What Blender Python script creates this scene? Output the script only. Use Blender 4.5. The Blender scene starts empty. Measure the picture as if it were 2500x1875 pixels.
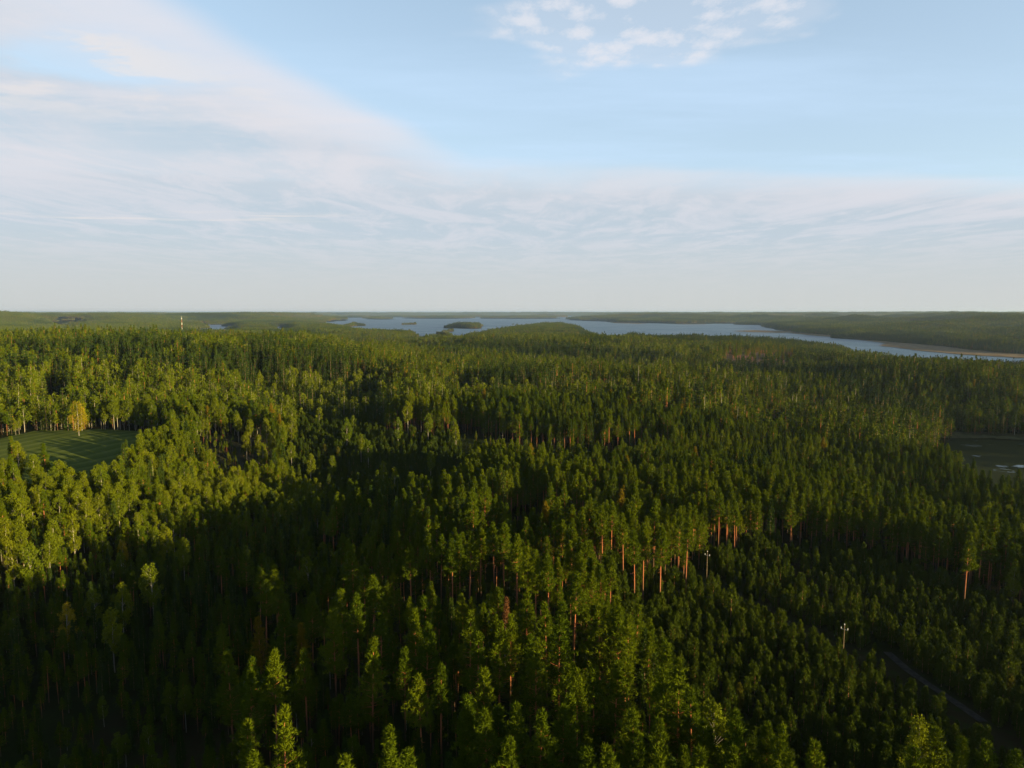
import bpy, math, random
import numpy as np
from math import radians as R

sc = bpy.context.scene
COL = sc.collection

# ------------------------------------------------------------------ camera
CAM_Z = 105.0                     # metres above the lake
FPX, PCX, PCY, EYE = 1720.0, 1250.0, 937.5, 762.0   # lens in pixels of the 2500 px wide photograph
PITCH = math.atan((PCY - EYE) / FPX)
cam_d = bpy.data.cameras.new('camera')
cam = bpy.data.objects.new('camera', cam_d)
COL.objects.link(cam)
cam.location = (0, 0, CAM_Z)
cam.rotation_euler = (math.pi / 2 - PITCH, 0, 0)
cam_d.sensor_width = 36.0
cam_d.lens = 36.0 * FPX / 2500.0
cam_d.clip_start = 1.0
cam_d.clip_end = 150000.0
sc.camera = cam

# ------------------------------------------------------------------ sun direction
SUN_AZ = R(115.0)                 # clockwise from the view direction (+Y): behind, to the right
SUN_EL = R(8.2)
sun_vec = (math.sin(SUN_AZ) * math.cos(SUN_EL), math.cos(SUN_AZ) * math.cos(SUN_EL), math.sin(SUN_EL))

# ------------------------------------------------------------------ node helper
def N(nt, typ, loc=None, **kw):
    n = nt.nodes.new(typ)
    ins = kw.pop('ins', {})
    for k, v in kw.items():
        setattr(n, k, v)
    for k, v in ins.items():
        s = n.inputs[k]
        if isinstance(v, bpy.types.NodeSocket):
            nt.links.new(v, s)
        else:
            s.default_value = v
    return n

def math_n(nt, op, a, b=None, c=None, clamp=False):
    ins = {0: a}
    if b is not None: ins[1] = b
    if c is not None: ins[2] = c
    n = N(nt, 'ShaderNodeMath', operation=op, use_clamp=clamp, ins=ins)
    return n.outputs[0]

def mix_col(nt, fac, a, b, blend='MIX'):
    n = N(nt, 'ShaderNodeMix', data_type='RGBA', blend_type=blend)
    for s, v in ((n.inputs[0], fac), (n.inputs[6], a), (n.inputs[7], b)):
        if isinstance(v, bpy.types.NodeSocket): nt.links.new(v, s)
        elif isinstance(v, (int, float)): s.default_value = v
        else: s.default_value = tuple(v) + ((1,) if len(v) == 3 else ())
    return n.outputs[2]

def sstep(nt, v, a, b):
    n = N(nt, 'ShaderNodeMapRange', interpolation_type='SMOOTHSTEP', ins={0: v, 1: a, 2: b, 3: 0.0, 4: 1.0})
    return n.outputs[0]

# ------------------------------------------------------------------ world: sky with thin cloud layers
world = bpy.data.worlds.new('World')
sc.world = world
world.use_nodes = True
world.cycles.sampling_method = 'MANUAL'
world.cycles.sample_map_resolution = 1024
wt = world.node_tree
wt.nodes.clear()
sky = N(wt, 'ShaderNodeTexSky')
sky.sky_type = 'NISHITA'
sky.sun_disc = False
sky.sun_elevation = SUN_EL
sky.sun_rotation = SUN_AZ
sky.altitude = 100
sky.air_density = 1.0
sky.dust_density = 1.0
sky.ozone_density = 1.0
SKY_STRENGTH = 0.05
tc = N(wt, 'ShaderNodeTexCoord')
sep = N(wt, 'ShaderNodeSeparateXYZ', ins={0: tc.outputs['Generated']})
dx, dy, dz = sep.outputs
zc = math_n(wt, 'MAXIMUM', dz, 0.03)
px_ = math_n(wt, 'DIVIDE', dx, zc)
py_ = math_n(wt, 'DIVIDE', dy, zc)
pv = N(wt, 'ShaderNodeCombineXYZ', ins={0: px_, 1: py_}).outputs[0]

def wnoise(scale, detail=5, rough=0.55, sx=1.0, sy=1.0, rot=0.0, off=(0, 0, 0), dist=0.0):
    m = N(wt, 'ShaderNodeMapping', vector_type='POINT', ins={0: pv, 1: off, 2: (0, 0, rot), 3: (sx, sy, 1)})
    n = N(wt, 'ShaderNodeTexNoise', ins={0: m.outputs[0], 'Scale': scale, 'Detail': detail, 'Roughness': rough, 'Distortion': dist})
    return n.outputs[0]

# edge of the cloud veil: two straight lines in the cloud plane
def plane_pt(u, v):
    u *= 2500 / 2212; v *= 2500 / 2212
    c, s = math.cos(PITCH), math.sin(PITCH)
    rx, ry, rz = u - PCX, FPX * c + (PCY - v) * s, -FPX * s + (PCY - v) * c
    return rx / rz, ry / rz

def line_dist(p, q):                # signed distance to the line p-q, positive on its far side
    nx, ny = -(q[1] - p[1]), q[0] - p[0]
    l = math.hypot(nx, ny); nx /= l; ny /= l
    if ny < 0: nx, ny = -nx, -ny
    k = -(nx * p[0] + ny * p[1])
    a = math_n(wt, 'MULTIPLY', px_, nx)
    b = math_n(wt, 'MULTIPLY_ADD', py_, ny, k)
    return math_n(wt, 'ADD', a, b)

d1 = line_dist(plane_pt(430, 40), plane_pt(960, 315))
d2 = line_dist(plane_pt(1150, 352), plane_pt(2000, 385))
def mul(*a):
    r_ = a[0]
    for x_ in a[1:]: r_ = math_n(wt, 'MULTIPLY', r_, x_)
    return r_
def add(a, b): return math_n(wt, 'ADD', a, b)
def cen(v, k): return math_n(wt, 'MULTIPLY_ADD', v, k, -k * .5)
wob = cen(wnoise(0.5, 3, 0.5), 0.55)
wob2 = add(cen(wnoise(0.35, 4, 0.55, off=(7, 3, 0)), 1.5), cen(wnoise(1.6, 4, 0.6, off=(3, 8, 0)), .35))
e1 = add(d1, wob)
e2 = add(d2, wob2)
along = R(math.degrees(math.atan2(plane_pt(960, 315)[1] - plane_pt(430, 40)[1], plane_pt(960, 315)[0] - plane_pt(430, 40)[0])))
streak = wnoise(2.2, 8, 0.64, sx=0.28, sy=1.0, rot=-along, off=(3, 1, 0), dist=0.35)
streak2 = wnoise(1.1, 8, 0.64, sx=0.75, sy=0.38, rot=R(-28), off=(13, 6, 0), dist=0.6)
veil_n = wnoise(0.35, 6, 0.6, sx=1.0, sy=2.0, rot=R(-35))
joinf = sstep(wt, d2, 0.5, -0.9)
edge1 = mul(joinf, sstep(wt, e1, -0.10, 0.16), sstep(wt, e1, 1.0, 0.10))
veil1 = mul(joinf, sstep(wt, e1, -0.08, 0.35), sstep(wt, streak, 0.34, 0.66))
body1 = mul(sstep(wt, e1, 0.0, 0.7), sstep(wt, px_, 1.4, 0.2))
edge2 = mul(sstep(wt, e2, -0.30, 0.25), sstep(wt, e2, 2.4, 0.2), math_n(wt, 'MULTIPLY_ADD', streak2, 1.2, .05))
body2 = mul(sstep(wt, e2, -0.1, 1.2))
body = math_n(wt, 'MAXIMUM', body1, body2)
grey = mul(body, sstep(wt, veil_n, 0.30, 0.62))
grey = math_n(wt, 'MAXIMUM', mul(body1, .85), mul(body2, .97), clamp=True)
lump = wnoise(1.9, 8, 0.66, sx=1.0, sy=0.42, rot=R(20), off=(21, 3, 0), dist=.5)
soft = mul(body, math_n(wt, 'MAXIMUM', sstep(wt, streak2, 0.45, 0.62), mul(sstep(wt, lump, .45, .64), .9), clamp=True))
# gap of clear sky in the upper left corner
gx_, gy_ = plane_pt(250, 130)
gr = math_n(wt, 'SQRT', add(mul(math_n(wt, 'POWER', math_n(wt, 'DIVIDE', math_n(wt, 'SUBTRACT', px_, gx_), .55), 2.0), 1.0), math_n(wt, 'POWER', math_n(wt, 'DIVIDE', math_n(wt, 'SUBTRACT', py_, gy_), .42), 2.0)))
gap = sstep(wt, add(gr, cen(wnoise(1.4, 5, .6, off=(4, 4, 0)), 1.3)), 0.45, 1.25)
gap = math_n(wt, 'MULTIPLY_ADD', gap, .85, .15)
# altocumulus field high above the lake, small puffs
cxp, cyp = plane_pt(1380, 55)
ex = math_n(wt, 'DIVIDE', math_n(wt, 'SUBTRACT', px_, cxp), 0.62)
ey = math_n(wt, 'DIVIDE', math_n(wt, 'SUBTRACT', py_, cyp), 0.50)
er = math_n(wt, 'SQRT', add(mul(ex, ex), mul(ey, ey)))
field = sstep(wt, add(er, cen(wnoise(2.6, 3, .5, off=(8, 2, 0)), 1.6)), 1.05, 0.6)
vor = N(wt, 'ShaderNodeTexVoronoi', feature='SMOOTH_F1', ins={0: pv, 'Scale': 8.5, 'Smoothness': .5, 'Randomness': .95})
cell = math_n(wt, 'SUBTRACT', 0.80, vor.outputs['Distance'])
cell = add(cell, cen(wnoise(10.0, 8, 0.72, sx=1.0, sy=.55), 1.7))
puff = mul(sstep(wt, add(cell, cen(wnoise(3.0, 3, .5, off=(2, 5, 0)), .8)), -0.08, 0.80), field)
puff = math_n(wt, 'MAXIMUM', puff, mul(field, .28), clamp=True)
# fair-weather shreds, left side
shred_n = wnoise(3.0, 7, 0.6, sx=0.6, sy=0.9, rot=R(8), off=(5, 2, 0))
shred_m = mul(sstep(wt, d1, 0.1, 0.6), sstep(wt, px_, -0.5, -1.2), sstep(wt, py_, 4.2, 2.6))
shred = mul(sstep(wt, shred_n, 0.47, 0.60), shred_m)
wl_x, wl_y = plane_pt(330, 470)
wm = math_n(wt, 'SQRT', add(math_n(wt, 'POWER', math_n(wt, 'DIVIDE', math_n(wt, 'SUBTRACT', px_, wl_x), 2.6), 2.0), math_n(wt, 'POWER', math_n(wt, 'DIVIDE', math_n(wt, 'SUBTRACT', py_, wl_y), .55), 2.0)))
fleck = mul(sstep(wt, wm, 1.2, 0.3), sstep(wt, wnoise(1.5, 6, .62, sx=.45, sy=1.6, rot=R(-14), off=(1, 6, 0)), .50, .68))
wisp = sstep(wt, wnoise(0.6, 7, 0.62, sx=0.5, sy=1.6, rot=-along, off=(9, 4, 0)), 0.42, 0.80)
SKY_GAIN = N(wt, 'ShaderNodeVectorMath', operation='SCALE', ins={0: sky.outputs[0]})
SKY_GAIN.inputs[3].default_value = 1.5
base = SKY_GAIN.outputs[0]
CL_BRIGHT = (4.95, 4.80, 5.05)
CL_SOFT = (4.2, 4.35, 4.75)
CL_GREY = (3.2, 3.7, 4.2)
CL_WARM = (5.2, 4.85, 4.7)
veil0 = mul(math_n(wt, 'MULTIPLY_ADD', wisp, 0.24, 0.52), sstep(wt, dz, 0.85, 0.18))      # thin high haze, gone towards the zenith
c = mix_col(wt, veil0, base, (3.9, 5.1, 6.6))
c = mix_col(wt, mul(grey, gap, .92), c, CL_GREY)
c = mix_col(wt, mul(soft, gap, .8), c, CL_SOFT)
c = mix_col(wt, mul(veil1, gap, .55), c, CL_BRIGHT)
c = mix_col(wt, mul(math_n(wt, 'MAXIMUM', edge1, mul(edge2, .9), clamp=True), .62), c, CL_BRIGHT)
c = mix_col(wt, mul(shred, .75), c, CL_WARM)
c = mix_col(wt, mul(fleck, .7), c, CL_WARM)
c = mix_col(wt, mul(puff, .8), c, (4.9, 4.95, 5.3))
low = sstep(wt, dz, 0.13, 0.01)
c = mix_col(wt, mul(low, .85), c, (3.45, 3.95, 4.25))
low2 = sstep(wt, dz, 0.11, 0.0)
c = mix_col(wt, mul(low2, .7), c, (3.85, 3.85, 3.65))
bg = N(wt, 'ShaderNodeBackground', ins={0: c, 1: SKY_STRENGTH})
wo = N(wt, 'ShaderNodeOutputWorld', ins={0: bg.outputs[0]})

# ------------------------------------------------------------------ sun
sd = bpy.data.lights.new('sun', 'SUN')
sd.energy = 5.0
sd.angle = R(0.5)
sd.color = (1.0, 0.78, 0.36)
sun = bpy.data.objects.new('sun', sd)
COL.objects.link(sun)
sun.location = (200, -200, 300)
sun.rotation_euler = (math.pi / 2 - SUN_EL, 0, math.pi - SUN_AZ)

vs = sc.view_settings
vs.view_transform = 'Standard'
vs.look = 'None'
vs.exposure = 1.72
vs.gamma = 1.0
vs.use_curve_mapping = False
sc.cycles.use_denoising = True
sc.cycles.max_bounces = 6
sc.cycles.diffuse_bounces = 2
sc.cycles.transmission_bounces = 3
sc.cycles.volume_bounces = 1
sc.cycles.sample_clamp_indirect = 4.0

# ------------------------------------------------------------------ pixel <-> ground
CP, SP = math.cos(PITCH), math.sin(PITCH)

def ray(u, v):
    u = np.asarray(u, float); v = np.asarray(v, float)
    return np.stack([u - PCX, FPX * CP + (PCY - v) * SP, -FPX * SP + (PCY - v) * CP], -1)

def at_level(u, v, z=0.0):
    r = ray(u, v)
    t = (z - CAM_Z) / r[..., 2]
    return r[..., 0] * t, r[..., 1] * t

def to_px(x, y, z):
    dz_ = z - CAM_Z
    f = y * CP - dz_ * SP
    up = y * SP + dz_ * CP
    f = np.where(f > 1e-3, f, 1e-3)
    return PCX + FPX * x / f, PCY - FPX * up / f

# ------------------------------------------------------------------ value noise
def _h(ix, iy, s):
    n = (ix * 374761393 + iy * 668265263 + s * 1442695041) & 0xFFFFFFFF
    n = ((n ^ (n >> 13)) * 1274126177) & 0xFFFFFFFF
    n = n ^ (n >> 16)
    return (n & 0xFFFF) / 65535.0

def vnoise(x, y, wl, seed=0):
    x = np.asarray(x, float) / wl + 1000.0; y = np.asarray(y, float) / wl + 1000.0
    ix = np.floor(x).astype(np.int64); iy = np.floor(y).astype(np.int64)
    fx = x - ix; fy = y - iy
    fx = fx * fx * (3 - 2 * fx); fy = fy * fy * (3 - 2 * fy)
    a = _h(ix, iy, seed); b = _h(ix + 1, iy, seed); c_ = _h(ix, iy + 1, seed); d = _h(ix + 1, iy + 1, seed)
    return (a * (1 - fx) + b * fx) * (1 - fy) + (c_ * (1 - fx) + d * fx) * fy * 1.0 - 0.5

def smooth(a, b, v):
    t = np.clip((v - a) / (b - a), 0, 1)
    return t * t * (3 - 2 * t)

# ------------------------------------------------------------------ polygons
def inside(x, y, poly):
    x = np.asarray(x, float); y = np.asarray(y, float)
    r = np.zeros(x.shape, bool)
    n = len(poly)
    j = n - 1
    for i in range(n):
        xi, yi = poly[i]; xj, yj = poly[j]
        if yi != yj:
            r ^= ((yi > y) != (yj > y)) & (x < (xj - xi) * (y - yi) / (yj - yi) + xi)
        j = i
    return r

def edge_dist(x, y, poly, closed=True):
    d = np.full(np.shape(x), 1e12)
    n = len(poly)
    for i in range(n if closed else n - 1):
        ax, ay = poly[i]; bx, by = poly[(i + 1) % n]
        vx, vy = bx - ax, by - ay
        L = vx * vx + vy * vy + 1e-9
        t = np.clip(((x - ax) * vx + (y - ay) * vy) / L, 0, 1)
        d = np.minimum(d, (x - ax - t * vx) ** 2 + (y - ay - t * vy) ** 2)
    return np.sqrt(d)

def wpoly(pts, z=0.0):
    a = np.array(pts, float)
    X, Y = at_level(a[:, 0], a[:, 1], z)
    return list(zip(X.tolist(), Y.tolist()))

# water bodies, traced at lake level
near_top = [(870, 803), (904, 806), (930, 805), (1011, 808), (1030, 822), (1061, 817), (1090, 820), (1127, 818), (1146, 812),
            (1184, 805), (1246, 797), (1296, 793), (1330, 790), (1415, 792), (1434, 802), (1472, 818), (1499, 822), (1530, 815), (1569, 813),
            (1650, 820), (1700, 822), (1804, 824), (1919, 826), (1996, 831), (2073, 836), (2111, 848), (2207, 854), (2284, 862),
            (2361, 866), (2500, 872), (2620, 876)]
near_sh = [(u, EYE + (v - EYE) * 1.33) for u, v in near_top]
main = near_sh + [(2620, 870), (2500, 866), (2400, 858), (2250, 841), (2100, 829), (2046, 823), (1960, 815), (1900, 807), (1880, 797), (1792, 790),
                  (1723, 791), (1650, 791), (1507, 788), (1388, 781), (1430, 776), (1400, 771.5), (840, 771.5), (800, 776), (850, 781), (800, 786), (790, 793), (825, 801)]
lake_a = [(140, 794.5), (178, 794.5), (195, 819), (135, 820)]
lake_b = [(478, 791), (520, 791.5), (572, 796), (610, 822), (530, 824), (470, 818)]
lake_c = [(650, 796), (703, 797), (735, 822), (650, 822)]
pond = [(2365, 1067), (2420, 1066), (2620, 1074), (2750, 1180), (2600, 1260), (2440, 1230), (2310, 1140)]
LAKES = [wpoly(p) for p in (main, lake_a, lake_b, lake_c, pond)]
POND_I = 4
island_px = [(1130, 800, 37, 2.6), (846, 796, 16, 1.8), (1000, 792.5, 7, .8), (1070, 810, 7, 1.2), (1097, 820, 15, 2.5), (1246, 794.5, 3, .6),
             (1027, 816, 13, 2), (920, 779.3, 30, 1.0), (1065, 777.6, 82, .8), (1265, 777.6, 100, .9), (870, 775.2, 50, .7), (1160, 774.2, 70, .6), (1330, 774.4, 60, .6), (980, 774.5, 60, .6)]
ISLANDS = []
for (u, v, hw, hv) in island_px:
    ISLANDS.append(wpoly([(u + hw * math.cos(a) * (1 + .15 * math.sin(3 * a + u)), v + hv * math.sin(a)) for a in np.linspace(0, 2 * math.pi, 18, endpoint=False)]))

def bbox_dist(x, y, poly, lim):
    p = np.array(poly)
    x0, y0 = p.min(0) - lim; x1, y1 = p.max(0) + lim
    return (x > x0) & (x < x1) & (y > y0) & (y < y1)

def shore(x, y):
    """signed distance to water: positive on land"""
    x = np.asarray(x, float); y = np.asarray(y, float)
    # ragged shorelines
    r = np.hypot(x, y)
    am = np.clip(r * 0.02, 3, 120)
    xx = x + am * vnoise(x, y, 260, 41) * 2 + am * 0.4 * vnoise(x, y, 60, 43); yy = y + am * vnoise(x, y, 260, 42) * 3
    land = np.full(x.shape, 1e9)
    for i, L in enumerate(LAKES):
        ins = inside(xx, yy, L)
        d = edge_dist(xx, yy, L)
        if i == POND_I: d = d * 1.5
        land = np.minimum(land, np.where(ins, -d, d))
    for L in ISLANDS:
        ins = inside(xx, yy, L)
        d = edge_dist(xx, yy, L)
        land = np.where(ins, np.maximum(land, d), np.where(land < 0, np.maximum(land, -d), land))
    return land

HILLS = []   # (x, y, height, radius)
for (u, v, h, rr) in ((70, 796, 62, 620), (-120, 800, 40, 900), (230, 786, 34, 700), (330, 790, 30, 600), (1560, 783, 26, 900), (1900, 778, 30, 1400), (2150, 777, 38, 1600),
                      (2400, 779, 46, 1500), (2300, 790, 22, 700), (600, 781, 30, 1200), (2650, 784, 40, 1200), (1370, 800, 10, 350), (1132, 800, 10, 140)):   # far hills
    X, Y = at_level(u, v)
    HILLS.append((float(X), float(Y), h, rr))
HILLS += [(215.0, -95.0, 26, 95), (60.0, 640.0, 9, 260), (-330.0, 760.0, 13, 220), (330.0, 800.0, 8, 200), (-60.0, 1150.0, 9, 240)]  # first one: unseen hill behind right, added to shade the lower left
# hand-placed rises and hollows of the near ground: (u, v, ground z guess, dz, radius across, radius along)
NEAR = []
for (u, v, zz, dzz, ra) in ((1500, 960, 35, 9, 190), (1130, 1290, 35, 2, 70), (420, 870, 35, 8, 260), (900, 900, 35, 5, 160), (2100, 1000, 20, -12, 120), (2300, 1060, 15, -10, 120),
                            (1850, 930, 25, -9, 110), (560, 1300, 24, -16, 75), (700, 1090, 27, -6, 60), (250, 1480, 22, -17, 75), (-100, 1700, 22, -10, 70), (800, 1130, 26, -11, 85), (700, 1000, 28, -6, 90), (1270, 1340, 32, 5, 50), (60, 1190, 32, 5, 60), (1750, 1190, 32, 5, 90), (520, 1110, 30, -4, 60), (1500, 1090, 30, -4, 70), (1290, 1500, 32, 3, 35), (1850, 862, 26, 9, 110), (150, 850, 28, 6, 150), (600, 836, 28, 6, 140), (1020, 880, 28, 9, 110), (1900, 890, 26, 9, 110), (2350, 935, 26, 9, 100), (370, 885, 28, -11, 120), (780, 920, 28, -10, 100), (1270, 893, 28, -11, 120), (1690, 905, 28, -9, 90), (1030, 1300, 28, 7, 38), (200, 930, 30, 5, 120), (2430, 1190, 22, -4, 75)):
    X, Y = at_level(u, v, zz)
    NEAR.append((float(X), float(Y), dzz, ra))

def ground_z(x, y):
    x = np.asarray(x, float); y = np.asarray(y, float)
    s = shore(x, y)
    r = np.hypot(x, y)
    up = smooth(0, 850, s)
    farw = smooth(1500, 6000, r)
    lowl = smooth(1000, 1700, r) * smooth(50, -350, x)
    z = 1.0 + up * (29.0 - 9 * farw * (1 - lowl) - 18 * lowl)
    amp = up * (1 + .8 * smooth(550, 850, r) * smooth(500, 950, s)) * (0.35 + 0.65 * smooth(300, 1200, r))
    z = z + amp * (50 * vnoise(x, y, 480, 1) + 13 * vnoise(x, y, 170, 2) + 2.0 * vnoise(x, y, 60, 3)) + up * 0.8 * vnoise(x, y, 22, 4)
    z = z + up * farw * (42 * vnoise(x, y, 2600, 5) + 30 * np.abs(vnoise(x, y, 5200, 6)) + 14 * vnoise(x, y, 900, 7))
    z = z + smooth(9000, 26000, r) * up * (26 + 48 * vnoise(x, y, 7000, 8))
    for (hx, hy, h, rr) in HILLS:
        z = z + h * np.exp(-((x - hx) ** 2 + (y - hy) ** 2) / (rr * rr)) * smooth(0, 250, s)
    for (hx, hy, h, rr) in NEAR:
        z = z + h * np.exp(-((x - hx) ** 2 + (y - hy) ** 2) / (rr * rr)) * smooth(0, 120, s)
    z = z + 7 * smooth(0, 90, s) * smooth(1200, 3000, r)
    z = np.where(r > 2500, np.minimum(z, 66 + (z - 66) * .45), z)
    # the wooded rise on the left stays below the far ridges, as seen over it in the photograph
    uu = PCX + FPX * x / np.maximum(y, 1.0)
    cap = CAM_Z - 25 - np.interp(uu, [-600, 0, 350, 700, 900], [49, 47, 45, 40, 38]) / FPX * np.maximum(y, 1.0)
    k_ = (y > 300) & (uu < 900) & (r < 2700)
    z = np.where(k_ & (z > cap - 6), cap - 6 + 6 * (1 - np.exp(-(z - cap + 6) / 6)), z)
    z = np.maximum(z, 0.6 + 0.02 * np.clip(s, 0, 50))
    return np.where(s < 0, np.maximum(-6.0, -0.3 + s * 0.05), z)

def on_ground(u, v):
    """where the sight line through a photograph pixel meets the ground"""
    r = ray(float(u), float(v))
    ts = np.geomspace(60, 6000, 500) / r[1]
    P = r[None, :] * ts[:, None]
    g = ground_z(P[:, 0], P[:, 1])
    hit = np.nonzero(CAM_Z + P[:, 2] <= g)[0]
    k = hit[0] if len(hit) else len(ts) - 1
    return float(P[k, 0]), float(P[k, 1])

def gpoly(pts):
    return [on_ground(u, v) for u, v in pts]

# ------------------------------------------------------------------ object helpers
def link_mesh(name, verts, faces, mat, parent=None, smooth_sh=False):
    me = mesh_data(name, verts, faces, [mat] if not isinstance(mat, (list, tuple)) else mat)
    o = bpy.data.objects.new(name, me)
    COL.objects.link(o)
    if parent is not None: o.parent = parent
    if smooth_sh:
        me.polygons.foreach_set('use_smooth', np.ones(len(me.polygons), bool))
    return o

def mesh_data(name, verts, faces, mats, mat_idx=None, attrs=None):
    me = bpy.data.meshes.new(name)
    verts = np.asarray(verts, np.float32)
    if isinstance(faces, np.ndarray):
        k = faces.shape[1]; nf = len(faces)
        me.vertices.add(len(verts)); me.vertices.foreach_set('co', verts.ravel())
        me.loops.add(nf * k); me.loops.foreach_set('vertex_index', faces.astype(np.int32).ravel())
        me.polygons.add(nf); me.polygons.foreach_set('loop_start', np.arange(0, nf * k, k, dtype=np.int32))
        me.update(calc_edges=True)
    else:
        me.from_pydata([tuple(v) for v in verts.tolist()], [], faces)
    for m in mats: me.materials.append(m)
    if mat_idx is not None:
        me.polygons.foreach_set('material_index', np.asarray(mat_idx, np.int32))
    for k, a in (attrs or {}).items():
        at_ = me.attributes.new(k, 'FLOAT', 'POINT')
        at_.data.foreach_set('value', np.asarray(a, np.float32))
    me.update()
    return me

def tag(o, label=None, cat=None, group=None, kind=None):
    if label: o['label'] = label
    if cat: o['category'] = cat
    if group: o['group'] = group
    if kind: o['kind'] = kind
    return o

def empty(name, loc, rz=0.0, s=1.0):
    o = bpy.data.objects.new(name, None)
    o.empty_display_size = 0.5
    COL.objects.link(o)
    o.location = loc; o.rotation_euler = (0, 0, rz); o.scale = (s, s, s)
    return o

# ------------------------------------------------------------------ materials
def new_mat(name):
    m = bpy.data.materials.new(name)
    m.use_nodes = True
    m.node_tree.nodes.clear()
    return m, m.node_tree

def leaf_mat(name, c_lo, c_hi, c_alt, transl=0.25, patch=False):
    """foliage: species colour varied from tree to tree (tint, which also carries painted shade) and a little within the crown"""
    m, nt = new_mat(name)
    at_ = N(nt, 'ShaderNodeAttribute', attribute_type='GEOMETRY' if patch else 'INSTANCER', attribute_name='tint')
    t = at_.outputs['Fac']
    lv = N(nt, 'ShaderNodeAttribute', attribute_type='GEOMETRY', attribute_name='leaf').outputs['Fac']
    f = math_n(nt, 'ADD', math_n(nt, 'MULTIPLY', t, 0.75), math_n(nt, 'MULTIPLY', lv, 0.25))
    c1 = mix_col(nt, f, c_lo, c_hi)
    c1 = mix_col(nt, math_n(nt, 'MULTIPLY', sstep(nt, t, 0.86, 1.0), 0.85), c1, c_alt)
    d = N(nt, 'ShaderNodeBsdfDiffuse', ins={0: c1})
    tr = N(nt, 'ShaderNodeBsdfTranslucent', ins={0: c1})
    mx = N(nt, 'ShaderNodeMixShader', ins={0: transl, 1: d.outputs[0], 2: tr.outputs[0]})
    N(nt, 'ShaderNodeOutputMaterial', ins={0: mx.outputs[0]})
    return m

LEAF = {}
def leaf_set(patch):
    s = '_patch' if patch else ''
    return {
        'pine': leaf_mat('pine_needles' + s, (.030, .052, .003), (.096, .116, .004), (.130, .085, .006), .08, patch),
        'spruce': leaf_mat('spruce_needles' + s, (.018, .037, .007), (.052, .068, .008), (.054, .060, .007), .06, patch),
        'birch': leaf_mat('birch_leaves' + s, (.052, .080, .005), (.118, .126, .005), (.20, .145, .007), .16, patch),
        'young': leaf_mat('young_pine_needles' + s, (.028, .046, .005), (.052, .068, .006), (.07, .065, .007), .08, patch),
    }
LEAF[False] = leaf_set(False)
LEAF[True] = leaf_set(True)

def bark_mat(name, low, high, rough=0.9, band=False):
    m, nt = new_mat(name)
    hf = N(nt, 'ShaderNodeAttribute', attribute_type='GEOMETRY', attribute_name='hf').outputs['Fac']
    tco = N(nt, 'ShaderNodeTexCoord')
    mp = N(nt, 'ShaderNodeMapping', ins={0: tco.outputs['Object'], 3: (3.0, 3.0, 0.8 if not band else 4.0)})
    nz = N(nt, 'ShaderNodeTexNoise', ins={0: mp.outputs[0], 'Scale': 1.6, 'Detail': 4.0}).outputs[0]
    c1 = mix_col(nt, sstep(nt, hf, 0.12, 0.42), low, high)
    dk = tuple(v * (0.35 if band else 0.55) for v in high)
    c1 = mix_col(nt, math_n(nt, 'MULTIPLY', sstep(nt, nz, 0.52, 0.68), 0.8), c1, dk)
    p = N(nt, 'ShaderNodeBsdfPrincipled', ins={'Base Color': c1, 'Roughness': rough, 'Specular IOR Level': 0.15})
    N(nt, 'ShaderNodeOutputMaterial', ins={0: p.outputs[0]})
    return m

BARK = {'pine': bark_mat('pine_bark', (.08, .05, .03), (.30, .105, .045)),
        'spruce': bark_mat('spruce_bark', (.10, .075, .055), (.15, .095, .06)),
        'birch': bark_mat('birch_bark', (.20, .18, .15), (.26, .23, .19), band=True),
        'young': bark_mat('young_pine_bark', (.12, .08, .05), (.26, .12, .06)),
        'dead': bark_mat('dead_wood', (.16, .13, .10), (.22, .17, .13))}

def ground_mat():
    m, nt = new_mat('forest_floor')
    g = N(nt, 'ShaderNodeNewGeometry').outputs['Position']
    n1 = N(nt, 'ShaderNodeTexNoise', ins={0: g, 'Scale': 0.02, 'Detail': 6.0}).outputs[0]
    n2 = N(nt, 'ShaderNodeTexNoise', ins={0: g, 'Scale': 0.35, 'Detail': 5.0}).outputs[0]
    c1 = mix_col(nt, sstep(nt, n1, 0.4, 0.62), (.012, .017, .005), (.020, .016, .008))
    c1 = mix_col(nt, sstep(nt, n2, 0.45, 0.7), c1, (.016, .022, .006))
    p = N(nt, 'ShaderNodeBsdfDiffuse', ins={0: c1})
    N(nt, 'ShaderNodeOutputMaterial', ins={0: p.outputs[0]})
    return m

def simple(name, col, rough=0.8, var=0.35, scale=0.5, spec=0.3):
    m, nt = new_mat(name)
    g = N(nt, 'ShaderNodeNewGeometry').outputs['Position']
    n2 = N(nt, 'ShaderNodeTexNoise', ins={0: g, 'Scale': scale, 'Detail': 5.0}).outputs[0]
    c1 = mix_col(nt, sstep(nt, n2, 0.35, 0.65), tuple(v * (1 - var) for v in col), tuple(v * (1 + var * .5) for v in col))
    p = N(nt, 'ShaderNodeBsdfPrincipled', ins={'Base Color': c1, 'Roughness': rough, 'Specular IOR Level': spec})
    N(nt, 'ShaderNodeOutputMaterial', ins={0: p.outputs[0]})
    return m

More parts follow.
